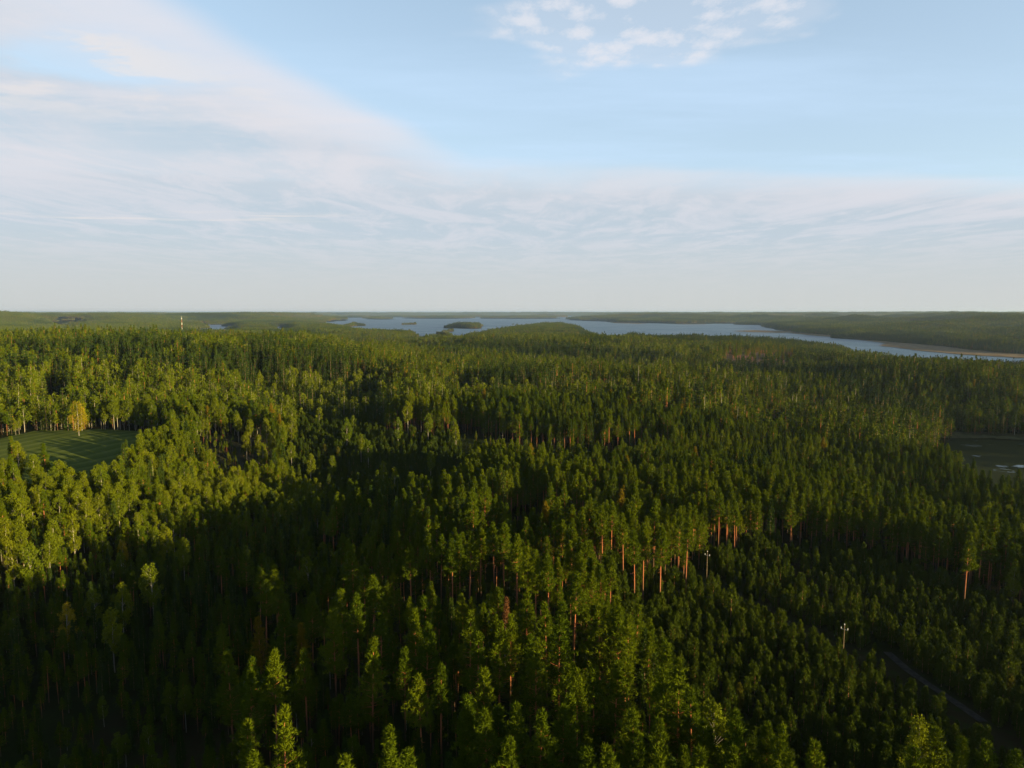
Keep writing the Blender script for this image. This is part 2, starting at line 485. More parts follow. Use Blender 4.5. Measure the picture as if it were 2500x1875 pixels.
def field_mat():
    m, nt = new_mat('mown_grass')
    g = N(nt, 'ShaderNodeNewGeometry').outputs['Position']
    row = N(nt, 'ShaderNodeAttribute', attribute_type='GEOMETRY', attribute_name='row').outputs['Fac']
    n2 = N(nt, 'ShaderNodeTexNoise', ins={0: g, 'Scale': 0.25, 'Detail': 5.0}).outputs[0]
    rr = math_n(nt, 'ADD', row, math_n(nt, 'MULTIPLY', math_n(nt, 'SUBTRACT', n2, 0.5), 1.6))
    s = math_n(nt, 'SINE', math_n(nt, 'MULTIPLY', rr, 2 * math.pi / 9.0))
    c1 = mix_col(nt, sstep(nt, s, -0.3, 0.8), (.054, .072, .017), (.074, .092, .024))
    s2 = sstep(nt, math_n(nt, 'SINE', math_n(nt, 'MULTIPLY', rr, 2 * math.pi / 4.5)), 0.86, 1.0)
    c1 = mix_col(nt, math_n(nt, 'MULTIPLY', s2, 0.35), c1, (.014, .024, .007))
    p = N(nt, 'ShaderNodeBsdfDiffuse', ins={0: c1})
    N(nt, 'ShaderNodeOutputMaterial', ins={0: p.outputs[0]})
    return m

def water_mat():
    m, nt = new_mat('lake_water')
    g = N(nt, 'ShaderNodeNewGeometry').outputs['Position']
    n1 = N(nt, 'ShaderNodeTexNoise', ins={0: g, 'Scale': 0.22, 'Detail': 3.0, 'Roughness': 0.6}).outputs[0]
    n2 = N(nt, 'ShaderNodeTexNoise', ins={0: g, 'Scale': 0.004, 'Detail': 4.0}).outputs[0]
    bmp = N(nt, 'ShaderNodeBump', ins={'Strength': 1.0, 'Distance': 1.8, 'Height': n1})
    rgh = math_n(nt, 'MULTIPLY_ADD', n2, 0.25, 0.30)
    p = N(nt, 'ShaderNodeBsdfPrincipled', ins={'Base Color': (.018, .055, .095, 1), 'Roughness': rgh, 'IOR': 1.33, 'Normal': bmp.outputs[0]})
    N(nt, 'ShaderNodeOutputMaterial', ins={0: p.outputs[0]})
    return m

M_GROUND = ground_mat()
M_FIELD = field_mat()
M_WATER = water_mat()
M_REED = simple('dry_reeds', (.13, .085, .040), .9, .4, 0.05, 0.1)
M_TRACK = simple('gravel_track', (.026, .024, .020), .95, .35, 0.8, 0.1)

# ------------------------------------------------------------------ ground sheet
def polar(az, rr):
    A, RR = np.meshgrid(az, rr)
    return RR * np.sin(A), RR * np.cos(A)

az = np.concatenate([np.radians(np.arange(-180, -50, 3.0)), np.radians(np.arange(-50, 50, 0.3)), np.radians(np.arange(50, 180, 3.0))])
rr = np.concatenate([[4.0, 20.0], np.geomspace(40, 59500, 235)])
GX, GY = polar(az, rr)
GZ = ground_z(GX, GY)
na, nr = len(az), len(rr)
idx = np.arange(na * nr).reshape(nr, na)
nx_ = np.roll(idx, -1, axis=1)
quads = np.stack([idx[:-1], nx_[:-1], nx_[1:], idx[1:]], -1).reshape(-1, 4)[:, ::-1]
vv = np.stack([GX, GY, GZ], -1).reshape(-1, 3)
vv = np.concatenate([vv, [[0, 0, float(ground_z(np.array([0.]), np.array([0.]))[0])]]])
ground = link_mesh('ground', vv, quads.copy(), M_GROUND, smooth_sh=True)
tag(ground, 'rolling forest floor of moss and heath under the trees', 'ground', kind='structure')

a2 = np.radians(np.arange(0, 360, 6.0))
WX, WY = polar(a2, np.array([50., 60000.]))
wv = np.stack([WX, WY, np.zeros_like(WX)], -1).reshape(-1, 3)
n2_ = len(a2)
wq = np.array([[i, n2_ + i, n2_ + (i + 1) % n2_, (i + 1) % n2_] for i in range(n2_)])
lake = link_mesh('lake_water', wv, wq, M_WATER)
tag(lake, 'wide calm blue lake with wooded islands reaching the horizon', 'lake', kind='structure')

# ------------------------------------------------------------------ zones on the ground
Z_FIELD = gpoly([(-250, 1082), (0, 1074), (85, 1054), (230, 1050), (340, 1057), (430, 1082), (400, 1115), (340, 1150), (260, 1215), (160, 1222), (60, 1182), (-250, 1190)])
Z_GLADE = gpoly([(10, 1005), (120, 962), (230, 948), (330, 950), (250, 1000), (110, 1030), (75, 1050), (20, 1045)])
Z_GAP = gpoly([(460, 1085), (540, 1065), (640, 1075), (680, 1130), (660, 1190), (540, 1205), (485, 1150)])
Z_YOUNG = gpoly([(610, 945), (730, 905), (900, 928), (950, 955), (940, 1062), (1100, 1072), (1200, 1112), (1100, 1250), (840, 1265), (700, 1190), (690, 1060), (600, 1010)])
Z_OPEN = gpoly([(1100, 1055), (1250, 1090), (1400, 1106), (1600, 1098), (1660, 1120), (1560, 1160), (1330, 1172), (1150, 1150)])
Z_PLANT = gpoly([(1390, 1385), (1530, 1405), (1680, 1430), (1730, 1365), (1810, 1345), (2000, 1350), (2150, 1370), (2430, 1480), (2620, 1540), (3500, 1640), (3900, 2300), (1800, 2300),
                 (1720, 1990), (1640, 1800), (1560, 1620), (1450, 1490)])
Z_CUT = gpoly([(1755, 868), (1840, 862), (1940, 872), (1950, 905), (1850, 918), (1760, 905)])
Z_LOW = gpoly([(-200, 1720), (300, 1720), (520, 1800), (500, 2200), (-400, 2200)])
Z_NOTCH = gpoly([(1190, 1290), (1330, 1255), (1440, 1300), (1400, 1375), (1250, 1350)])
CORRIDOR = gpoly([(1690, 1400), (1740, 1430), (1860, 1495), (2060, 1600), (2200, 1650), (2330, 1745), (2520, 1880), (2700, 2050)])
TRACK = gpoly([(2165, 1600), (2215, 1640), (2270, 1680), (2330, 1718), (2400, 1772)])
ROAD = gpoly([(1470, 1137), (1520, 1128), (1570, 1122), (1640, 1112)])

# ------------------------------------------------------------------ tree parts
def rng_unit(rg, n):
    v = rg.normal(size=(n, 3))
    return v / (np.linalg.norm(v, axis=1, keepdims=True) + 1e-9)

def norm(v):
    return v / (np.linalg.norm(v, axis=-1, keepdims=True) + 1e-9)

def blades(rg, C, D, L, W):
    """one slim triangle per centre: needles or a leaf spray, pointing along D"""
    n = len(C)
    S = norm(np.cross(D, rng_unit(rg, n)))
    L = np.broadcast_to(np.asarray(L, float), (n,))[:, None] * rg.uniform(.7, 1.3, (n, 1))
    W = np.broadcast_to(np.asarray(W, float), (n,))[:, None] * rg.uniform(.7, 1.3, (n, 1))
    a = C - S * W * .5; b = C + S * W * .5; t = C + D * L
    return np.stack([a, b, t], 1).reshape(-1, 3)

def tube(pts, rad, k=6):
    pts = np.asarray(pts, float)
    out, fc = [], []
    for i, (p, r_) in enumerate(zip(pts, rad)):
        for j in range(k):
            a = 2 * math.pi * j / k
            out.append((p[0] + r_ * math.cos(a), p[1] + r_ * math.sin(a), p[2]))
    for i in range(len(pts) - 1):
        for j in range(k):
            fc.append((i * k + j, i * k + (j + 1) % k, (i + 1) * k + (j + 1) % k, (i + 1) * k + j))
    return np.array(out), fc

def bar(p, q, r0, r1):
    """thin three-sided branch"""
    p = np.asarray(p, float); q = np.asarray(q, float)
    d = norm(q - p)
    s = norm(np.cross(d, [0.3, 0.2, 1.0])); t = np.cross(d, s)
    out = []
    for c_, r_ in ((p, r0), (q, r1)):
        for j in range(3):
            a = 2.094 * j
            out.append(c_ + r_ * (s * math.cos(a) + t * math.sin(a)))
    return np.array(out), [(0, 1, 4, 3), (1, 2, 5, 4), (2, 0, 3, 5)]

class Wood:
    def __init__(self): self.v, self.f, self.n = [], [], 0
    def add(self, vf):
        v, f = vf
        self.f += [tuple(i + self.n for i in q) for q in f]
        self.v.append(v); self.n += len(v)
    def arr(self): return np.concatenate(self.v), self.f

def stem_pts(rg, h, lean=0.012, n=7):
    t = np.linspace(0, 1, n)
    bx, by = rg.normal(0, lean, 2)
    cx, cy = rg.normal(0, lean * .8, 2)
    return np.stack([h * (bx * t + cx * t * t), h * (by * t + cy * t * t), h * t], -1)

def at_h(P, h, z):
    t = np.clip(z / h, 0, 1) * (len(P) - 1)
    i = np.minimum(t.astype(int) if hasattr(t, 'astype') else int(t), len(P) - 2)
    f = (t - i)
    return P[i] + (P[i + 1] - P[i]) * (f[..., None] if hasattr(f, 'shape') and np.ndim(f) else f)

def make_pine(seed, h, cb, w, lod):
    rg = np.random.default_rng(seed)
    P = stem_pts(rg, h)
    wood = Wood()
    nl, nb, nt_, nm, bl, bw = {0: (15, 5, 6, 15, .55, .12), 1: (9, 4, 4, 5, .95, .36), 2: (6, 3, 2, 3, 1.7, .95)}[lod]
    if lod == 0:
        wood.add(tube(P, np.linspace(.21, .035, 7) * h / 21, 7))
    elif lod == 1:
        wood.add(tube(P[::2], np.linspace(.24, .05, 4) * h / 21, 4))
    else:
        wood.add(tube(P[::3], np.linspace(.28, .08, 3) * h / 21, 3))
    C, D = [], []
    side = rg.uniform(0, 6.28); lop = rg.uniform(.05, .3)
    tip = rg.uniform(.95, 1.35)
    for k in range(nl):
        t = (k + rg.uniform(-.3, .3)) / (nl - 1)
        t = min(max(t, 0), 1)
        z = h * (cb + (1 - cb) * t * .97)
        Rr = w * 1.25 * ((1 - t) ** tip * .97 + .03) * (.5 + .5 * min(1, t / .18))
        a0 = rg.uniform(0, 6.28)
        for b in range(nb):
            if rg.uniform() < .18: continue
            a = a0 + 6.283 * b / nb + rg.normal(0, .35)
            L = Rr * rg.uniform(.62, 1.18) * (1 + lop * math.cos(a - side))
            rise = rg.uniform(.0, .35) + .55 * t
            o = np.array([math.cos(a), math.sin(a), 0])
            base_ = at_h(P, h, z - L * .15)
            end = base_ + o * L + np.array([0, 0, L * rise * 1.1])
            if lod == 0 and L > .5:
                wood.add(bar(base_, base_ + (end - base_) * .8, .045, .015))
            for q in range(nt_):
                s = rg.uniform(.28, 1.0) if q else 1.0
                lat = rg.normal(0, .20 * L * (.4 + s * .6) + .10, 3) * np.array([1, 1, .6])
                c_ = base_ + (end - base_) * s + lat + np.array([0, 0, .12 * L * s * s])
                spray = rg.uniform(.16, .34) if lod == 0 else .4
                n_ = nm
                C.append(c_ + rg.normal(0, spray * .6, (n_, 3)))
                D.append(norm(o * rg.uniform(.15, .6) + np.array([0, 0, .75]) + rng_unit(rg, n_) * .85))
    top = at_h(P, h, h * .985)
    C.append(top + rg.normal(0, .10, (nm * 3, 3)) - np.array([0, 0, 1]) * rg.uniform(-.1, 1.5, (nm * 3, 1)))
    D.append(norm(np.array([0, 0, 1.0]) + rng_unit(rg, nm * 3) * .5))
    if lod == 0:                                   # dead twigs under the crown
        for k in range(7):
            z = h * rg.uniform(cb * .55, cb)
            a = rg.uniform(0, 6.28); L = rg.uniform(.5, 1.5)
            p = at_h(P, h, z)
            wood.add(bar(p, p + np.array([math.cos(a) * L, math.sin(a) * L, rg.uniform(-.3, .2)]), .03, .01))
    C = np.concatenate(C); D = np.concatenate(D)
    lv = blades(rg, C, D, bl, bw)
    return wood.arr(), lv, np.repeat(rg.uniform(0, 1, len(C)), 3)

def make_spruce(seed, h, cb, w, lod):
    rg = np.random.default_rng(seed)
    P = stem_pts(rg, h, .006)
    wood = Wood()
    nl, nb, nt_, nm, bl, bw = {0: (26, 6, 6, 5, .55, .17), 1: (13, 5, 3, 3, 1.0, .42), 2: (8, 3, 2, 2, 1.8, 1.0)}[lod]
    wood.add(tube(P[::(1 if lod == 0 else 3)], np.linspace(.20, .02, 7 if lod == 0 else 3) * h / 20, 6 if lod == 0 else 3))
    C, D = [], []
    for k in range(nl):
        t = (k + rg.uniform(-.3, .3)) / (nl - 1); t = min(max(t, 0), 1)
        z = h * (cb + (1 - cb) * t * .98)
        Rr = w * ((1 - t) ** .9 * .97 + .05) * (.7 + .3 * min(1, t / .1))
        a0 = rg.uniform(0, 6.28)
        for b in range(nb):
            a = a0 + 6.283 * b / nb + rg.normal(0, .25)
            L = Rr * rg.uniform(.7, 1.15)
            o = np.array([math.cos(a), math.sin(a), 0])
            base_ = at_h(P, h, z)
            drop = -.35 + .5 * t
            for q in range(nt_):
                s = rg.uniform(.2, 1.0) if q else 1.0
                c_ = base_ + o * L * s + np.array([0, 0, L * (drop * s + .18 * s * s)]) + rg.normal(0, .10 * L + .05, 3) * np.array([1, 1, .4])
                C.append(c_ + rg.normal(0, .15, (nm, 3)))
                D.append(norm(o * .8 + np.array([0, 0, -.25 + .9 * t]) + rng_unit(rg, nm) * .7))
    top = P[-1]
    C.append(top - np.array([0, 0, 1]) * rg.uniform(0, 1.2, (nm * 3, 1)) + rg.normal(0, .08, (nm * 3, 3)))
    D.append(norm(np.array([0, 0, 1.0]) + rng_unit(rg, nm * 3) * .5))
    C = np.concatenate(C); D = np.concatenate(D)
    return wood.arr(), blades(rg, C, D, bl, bw), np.repeat(rg.uniform(0, 1, len(C)), 3)

def make_birch(seed, h, cb, w, lod):
    rg = np.random.default_rng(seed)
    P = stem_pts(rg, h * .93, .02)
    wood = Wood()
    nlob, nlf, sz = {0: (64, 62, .36), 1: (26, 15, .80), 2: (11, 6, 1.6)}[lod]
    if lod == 0: wood.add(tube(P, np.linspace(.17, .03, 7) * h / 18, 6))
    else: wood.add(tube(P[::3], np.linspace(.2, .05, 3) * h / 18, 4 if lod == 1 else 3))
    zc_, rz_ = h * (cb + 1) / 2, h * (1 - cb) / 2
    C, D = [], []
    el = rg.uniform(.75, 1.25); ea = rg.uniform(0, 3.14)
    for k in range(nlob):
        d = rng_unit(rg, 1)[0]
        rr_ = rg.uniform(.25, 1) ** .5
        t = d[2] * rr_
        prof = 1.0 - .18 * t - .15 * (t > .4) * (t - .4)          # a little narrower towards the top
        x, y = d[0] * rr_ * w * prof, d[1] * rr_ * w * prof
        x, y = x * math.cos(ea) * el - y * math.sin(ea), x * math.sin(ea) * el + y * math.cos(ea)
        c_ = np.array([x, y, zc_ + t * rz_ * rg.uniform(.9, 1.05)]) + np.append(at_h(P, h * .93, zc_)[:2], 0)
        lr = rg.uniform(.45, .95) * (w / 2.4) * (1.0 if lod < 2 else 1.3)
        q = rng_unit(rg, nlf) * (rg.uniform(.25, 1, (nlf, 1)) ** .45) * lr * np.array([1, 1, 1.15])
        C.append(c_ + q)
        D.append(norm(q / lr * .8 + rng_unit(rg, nlf) * .8 + np.array([0, 0, .15])))
        if lod == 0 and k % 4 == 0:
            b0 = at_h(P, h * .93, max(h * cb * .9, c_[2] - rg.uniform(1.0, 3.0)))
            wood.add(bar(b0, c_, .05, .012))
    C = np.concatenate(C); D = np.concatenate(D)
    return wood.arr(), blades(rg, C, D, sz, sz * .8), np.repeat(rg.uniform(0, 1, len(C)), 3)

def make_young(seed, h, cb, w, lod):
    rg = np.random.default_rng(seed)
    P = stem_pts(rg, h, .015)
    wood = Wood()
    nl, nb, nt_, nm, bl, bw = {0: (11, 5, 4, 9, .40, .10), 1: (6, 4, 3, 3, .8, .30), 2: (4, 3, 2, 2, 1.1, .6)}[lod]
    wood.add(tube(P[::(1 if lod == 0 else 3)], np.linspace(.07, .012, 7 if lod == 0 else 3) * h / 6, 5 if lod == 0 else 3))
    C, D = [], []
    for k in range(nl):
        t = (k + rg.uniform(-.2, .2)) / (nl - 1); t = min(max(t, 0), 1)
        z = h * (cb + (1 - cb) * t * .9)
        Rr = w * ((1 - t) ** .8 * .9 + .12) * (.6 + .4 * min(1, t / .2))
        a0 = rg.uniform(0, 6.28)
        for b in range(nb):
            a = a0 + 6.283 * b / nb + rg.normal(0, .3)
            L = Rr * rg.uniform(.6, 1.2)
            o = np.array([math.cos(a), math.sin(a), 0])
            base_ = at_h(P, h, z)
            end = base_ + o * L + np.array([0, 0, L * (.35 + .6 * t)])
            for q in range(nt_):
                s = rg.uniform(.35, 1.0) if q else 1.0
                c_ = base_ + (end - base_) * s + rg.normal(0, .09, 3)
                C.append(c_ + rg.normal(0, .10, (nm, 3)) + np.array([0, 0, .2]) * rg.uniform(-1, 1, (nm, 1)))
                D.append(norm(o * .35 + np.array([0, 0, .8]) + rng_unit(rg, nm) * .65))
    C.append(P[-1] - np.array([0, 0, 1]) * rg.uniform(0, .8, (nm * 3, 1)) + rg.normal(0, .05, (nm * 3, 3)))
    D.append(norm(np.array([0, 0, 1.0]) + rng_unit(rg, nm * 3) * .5))
    C = np.concatenate(C); D = np.concatenate(D)
    return wood.arr(), blades(rg, C, D, bl, bw), np.repeat(rg.uniform(0, 1, len(C)), 3)

def tri_quads(f):
    out = []
    for q in f: out += [(q[0], q[1], q[2]), (q[0], q[2], q[3])]
    return np.array(out)

MAKE = {'pine': make_pine, 'spruce': make_spruce, 'birch': make_birch, 'young': make_young}
SPEC = {  # nominal height, crown base, half width; variants
    'pine': [(19.5, .40, 2.35), (21.5, .57, 2.05), (18.5, .32, 2.5), (22, .60, 2.2), (17.5, .26, 2.5), (20.5, .54, 1.9), (19.5, .32, 3.0), (20, .44, 2.7)],
    'spruce': [(20, .08, 2.1), (22, .12, 2.4), (18, .05, 1.9), (21, .15, 1.7), (19, .1, 2.5)],
    'birch': [(19, .30, 2.4), (18, .36, 2.0), (20, .25, 2.7), (17, .32, 2.2), (18.5, .4, 2.5), (16, .2, 2.3), (21, .07, 4.9)],
    'young': [(5.5, .08, 1.05), (6.2, .1, 1.2), (4.8, .05, .95), (5.8, .12, 1.15), (6.8, .15, 1.3)],
}
PROTO = {}     # kind -> list of (trunk mesh, crown mesh, joined mesh, height)
for kind, specs in SPEC.items():
    PROTO[kind] = []
    for i, (h, cb, w) in enumerate(specs):
        (wv_, wf), lv, lt = MAKE[kind](100 + i * 7 + len(kind) * 1000, h, cb, w, 0)
        wf3 = tri_quads(wf)
        hf = wv_[:, 2] / h
        tm = mesh_data(kind + '_trunk', wv_, wf3, [BARK[kind]], attrs={'hf': hf})
        tm.polygons.foreach_set('use_smooth', np.ones(len(wf3), bool))
        lf = np.arange(len(lv)).reshape(-1, 3)
        cm = mesh_data(kind + '_crown', lv, lf, [LEAF[False][kind]], attrs={'leaf': lt})
        jm = mesh_data(kind + '_tree', np.concatenate([wv_, lv]), np.concatenate([wf3, lf + len(wv_)]), [BARK[kind], LEAF[False][kind]],
                       mat_idx=np.r_[np.zeros(len(wf3), int), np.ones(len(lf), int)], attrs={'hf': np.r_[hf, np.zeros(len(lv))], 'leaf': np.r_[np.zeros(len(wv_)), lt]})
        PROTO[kind].append((tm, cm, jm, h))

def proto_collection(name, meshes):
    c_ = bpy.data.collections.new(name)
    for i, me in enumerate(meshes):
        o = bpy.data.objects.new('%s_%03d' % (name, i), me)
        c_.objects.link(o)
    return c_

PCOL = {k: proto_collection('source_' + k, [p[2] for p in v]) for k, v in PROTO.items()}

# ------------------------------------------------------------------ scatter by geometry nodes
def scatter_group(name, coll):
    ng = bpy.data.node_groups.new(name, 'GeometryNodeTree')
    ng.interface.new_socket('Geometry', in_out='INPUT', socket_type='NodeSocketGeometry')
    ng.interface.new_socket('Geometry', in_out='OUTPUT', socket_type='NodeSocketGeometry')
    gi = ng.nodes.new('NodeGroupInput'); go = ng.nodes.new('NodeGroupOutput')
    ci = ng.nodes.new('GeometryNodeCollectionInfo')
    ci.inputs['Collection'].default_value = coll
    ci.inputs['Separate Children'].default_value = True
    ci.inputs['Reset Children'].default_value = True
    iop = ng.nodes.new('GeometryNodeInstanceOnPoints')
    def attr(nm, ty):
        a = ng.nodes.new('GeometryNodeInputNamedAttribute'); a.data_type = ty
        a.inputs['Name'].default_value = nm
        return a.outputs[0]
    ng.links.new(gi.outputs[0], iop.inputs['Points'])
    ng.links.new(ci.outputs[0], iop.inputs['Instance'])
    iop.inputs['Pick Instance'].default_value = True
    ng.links.new(attr('pick', 'INT'), iop.inputs['Instance Index'])
    ng.links.new(attr('rot', 'FLOAT_VECTOR'), iop.inputs['Rotation'])
    ng.links.new(attr('size', 'FLOAT_VECTOR'), iop.inputs['Scale'])
    ng.links.new(iop.outputs[0], go.inputs[0])
    return ng

def scatter(name, coll, P, pick, rotz, size, tint, label, cat):
    me = bpy.data.meshes.new(name)
    me.vertices.add(len(P)); me.vertices.foreach_set('co', np.asarray(P, np.float32).ravel())
    a = me.attributes.new('pick', 'INT', 'POINT'); a.data.foreach_set('value', np.asarray(pick, np.int32))
    rot = np.zeros((len(P), 3), np.float32); rot[:, 2] = rotz
    a = me.attributes.new('rot', 'FLOAT_VECTOR', 'POINT'); a.data.foreach_set('vector', rot.ravel())
    size = np.asarray(size, np.float32)
    if size.ndim == 1: size = np.repeat(size[:, None], 3, 1)
    a = me.attributes.new('size', 'FLOAT_VECTOR', 'POINT'); a.data.foreach_set('vector', size.astype(np.float32).ravel())
    a = me.attributes.new('tint', 'FLOAT', 'POINT'); a.data.foreach_set('value', np.asarray(tint, np.float32))
    o = bpy.data.objects.new(name, me)
    COL.objects.link(o)
    md = o.modifiers.new('scatter', 'NODES')
    md.node_group = scatter_group(name, coll)
    return tag(o, label, cat, kind='stuff')

# ------------------------------------------------------------------ where single trees stand (within 520 m)
rg = np.random.default_rng(5)
NEAR_R = 520.0
def jgrid(x0, x1, y0, y1, sp):
    X_, Y_ = np.meshgrid(np.arange(x0, x1, sp), np.arange(y0, y1, sp * .87))
    X_[1::2] += sp / 2
    return (X_ + rg.uniform(-.38, .38, X_.shape) * sp).ravel(), (Y_ + rg.uniform(-.35, .35, Y_.shape) * sp).ravel()
X1, Y1 = jgrid(-420, 470, -280, NEAR_R, 3.75)
k1 = ~(inside(X1, Y1, Z_PLANT) | inside(X1, Y1, Z_YOUNG))
X2, Y2 = jgrid(-420, 470, 20, NEAR_R, 2.35)
k2 = inside(X2, Y2, Z_PLANT) | inside(X2, Y2, Z_YOUNG)
X = np.r_[X1[k1], X2[k2]]; Y = np.r_[Y1[k1], Y2[k2]]
r_ = np.hypot(X, Y); az_ = np.degrees(np.arctan2(X, Y))
keep = (r_ < NEAR_R) & ((np.abs(az_) < 43) & (r_ > 40) | ((r_ < 300) & (az_ > 20) & (az_ < 175)) | (r_ < 95))
X, Y = X[keep], Y[keep]
SH = shore(X, Y)
X, Y, SH = X[SH > 4], Y[SH > 4], SH[SH > 4]
Z = ground_z(X, Y)
U, V = to_px(X, Y, Z)
n = len(X)
in_field = inside(X, Y, Z_FIELD); in_glade = inside(X, Y, Z_GLADE); in_gap = inside(X, Y, Z_GAP)
in_young = inside(X, Y, Z_YOUNG); in_open = inside(X, Y, Z_OPEN); in_plant = inside(X, Y, Z_PLANT); in_low = inside(X, Y, Z_LOW)
cor = edge_dist(X, Y, CORRIDOR, closed=False)
trk = np.minimum(edge_dist(X, Y, TRACK, closed=False), edge_dist(X, Y, ROAD, closed=False))
den = vnoise(X, Y, 34, 11) + .6 * vnoise(X, Y, 13, 12)
u = rg.uniform(size=n)
mixn = vnoise(X, Y, 55, 21) * 1.3 + vnoise(X, Y, 20, 22) * .7
left = smooth(1150, 420, U) * smooth(1010, 1120, V) * smooth(1150, 700, U)
left = np.maximum(left, smooth(700, 560, U) * smooth(1000, 1060, V))
left = np.maximum(left, .95 * smooth(460, 400, U) * smooth(990, 1030, V))
left = left * (1 - .62 * smooth(1330, 1480, V))
pb = np.clip(.05 + .50 * left + mixn * .7 * (.25 + left), 0, .92)
ps = np.clip(.10 + .10 * left + .25 * smooth(1330, 1480, V) * smooth(950, 640, U) + vnoise(X, Y, 40, 23) * .5, .02, .5)
q = rg.uniform(size=n)
kind = np.where(q < pb, 2, np.where(q < pb + ps * (1 - pb), 1, 0))
kind = np.where(in_plant | in_young | in_glade, 3, kind)
thin = .24 - .45 * den
live = u > np.clip(thin, .04, .75)
live &= ~(in_field | in_gap & (u < .6))
live &= ~(in_glade & (u < .72))
live &= ~(in_open & (u < .9))
live &= ~((cor < 5.0) | (trk < 2.6))
live &= ~(in_plant & (u < np.clip(.20 - .6 * den, 0, .7)))
in_notch = inside(X, Y, Z_NOTCH)
live &= ~(in_notch & (u < .5))
live &= ~(in_low & (u < .55))
tally = in_young & (rg.uniform(size=n) < .006)
kind = np.where(tally, 2, kind)
hs = 1.0 + .45 * vnoise(X, Y, 60, 31) + rg.normal(0, .13, n)
hs = np.where(rg.uniform(size=n) < .16, hs * rg.uniform(.45, .75, n), hs)
hs = np.where((kind == 3), np.clip(rg.normal(.92, .24, n) + .5 * vnoise(X, Y, 18, 62), .4, 1.8), np.clip(hs, .4, 1.22))
# below the hand-placed dominant trees the wood is lower and closed
under = smooth(1280, 1460, V) * smooth(1750, 1400, U)
hs = np.where(kind != 3, hs * (1 - .30 * under) * (1 - .12 * smooth(1080, 1250, V)), hs)
hs = np.where(in_low, hs * .7, hs)
hs = np.where((in_open | in_gap | in_notch) & (kind != 3), hs * .38, hs)
tint = np.clip(.45 + .7 * vnoise(X, Y, 60, 33) + rg.normal(0, .22, n), 0, 1) * .86
painted_shade = smooth(1300, 1480, V) * smooth(950, 640, U)
tint = tint * (1 - .7 * painted_shade)  # crown colour darkened at the lower left to deepen the shade there
tint = np.where(rg.uniform(size=n) < .006, 1.0, tint)

# dominant trees, each placed where its top stands in the photograph
def top_on(uu, vv, h):
    r = ray(float(uu), float(vv))
    ts = np.geomspace(45, 1500, 700) / r[1]
    P = r[None, :] * ts[:, None]
    hit = np.nonzero(CAM_Z + P[:, 2] <= ground_z(P[:, 0], P[:, 1]) + h)[0]
    k = hit[0] if len(hit) else len(ts) - 1
    return float(P[k, 0]), float(P[k, 1])
S_ = 850 / 1820
PINES = [(800 + a * S_, 1100 + b * S_) for a, b in (
    (50,225),(260,110),(310,120),(425,115),(510,190),(470,200),(600,185),(640,180),(700,120),(760,200),(820,170),(750,75),(860,95),(910,75),(950,60),(1130,5),(1305,30),(1400,80),(1525,60),
    (1680,70),(1740,85),(1500,110),(1620,200),(1710,255),(870,380),(920,385),(990,440),(1155,545),(1090,520),(800,410),(690,445),(740,450),(1045,510),(650,470),(535,440),(590,440),(430,490),
    (190,600),(235,655),(130,500),(75,730),(155,760),(280,840),(520,770),(460,830),(515,905),(740,830),(780,940),(895,905),(955,860),(1040,745),(1290,640),(1220,800),(1150,790),(1430,810),
    (1505,775),(1525,830),(1580,865),(1060,970),(1090,1000),(1210,870),(400,1030),(590,1120),(490,1180),(225,985),(820,1130),(730,1350),(840,1360),(720,1290),(1245,1130),(1305,1150),(1395,1130),
    (1110,1345),(1230,1330),(1260,1290),(950,1505),(890,1350),(990,1340),(1500,1110),(1560,1070),(1770,1010),(1755,1150),(1580,1360),(1650,1510),(1730,1410),(1610,1370),(1500,1600),(1740,1600),
    (1365,1570),(1450,1560),(320,1460),(400,1580),(100,1610),(1165,170),(1200,250),(1240,170),(1330,300),(1370,230),(1440,290),(1485,265),(1550,330),(1600,280),(1610,420),(1655,390),(1745,400))]
PINES += [(1650 + a * S_, 1100 + b * S_) for a, b in (
    (60,350),(20,330),(100,140),(150,225),(230,195),(315,260),(530,175),(410,130),(20,1085),(95,1235),(320,1380),(560,1450),(480,1425),(540,1530),(720,1530),(130,1570),(310,1560),(1355,1455),
    (1245,1555),(1500,1500),(1770,1580),(1620,1530),(1200,240),(1310,270),(1340,240),(1460,290),(1530,430),(1600,420),(1670,330),(1680,400),(1735,380),(1790,350))]
PINES += [(a * S_, 1100 + b * S_) for a, b in (
    (1150,510),(1280,505),(1365,545),(1545,605),(1350,620),(1440,605),(1380,685),(1450,680),(1625,755),(1480,800),(1165,905),(1745,830),(1200,1050),(1310,1080),(1300,1145),(1595,1045),(1430,1060),
    (1325,1600),(1760,240),(1690,320),(1740,290))]
BIRCHES = [(a * S_, 1100 + b * S_) for a, b in ((490,720),(630,700),(580,825),(1610,550),(790,590),(865,395),(955,460),(1460,280),(20,360),(60,480),(160,480),(250,440),(270,360),(380,340),(110,390),
                                                (440,250),(510,220),(400,220),(300,210),(160,190),(70,220),(110,260),(560,180),(610,175),(690,150))]
BIRCHES += [(1650 + a * S_, 1100 + b * S_) for a, b in ((210,1310), (1270,1400), (1770,600))]
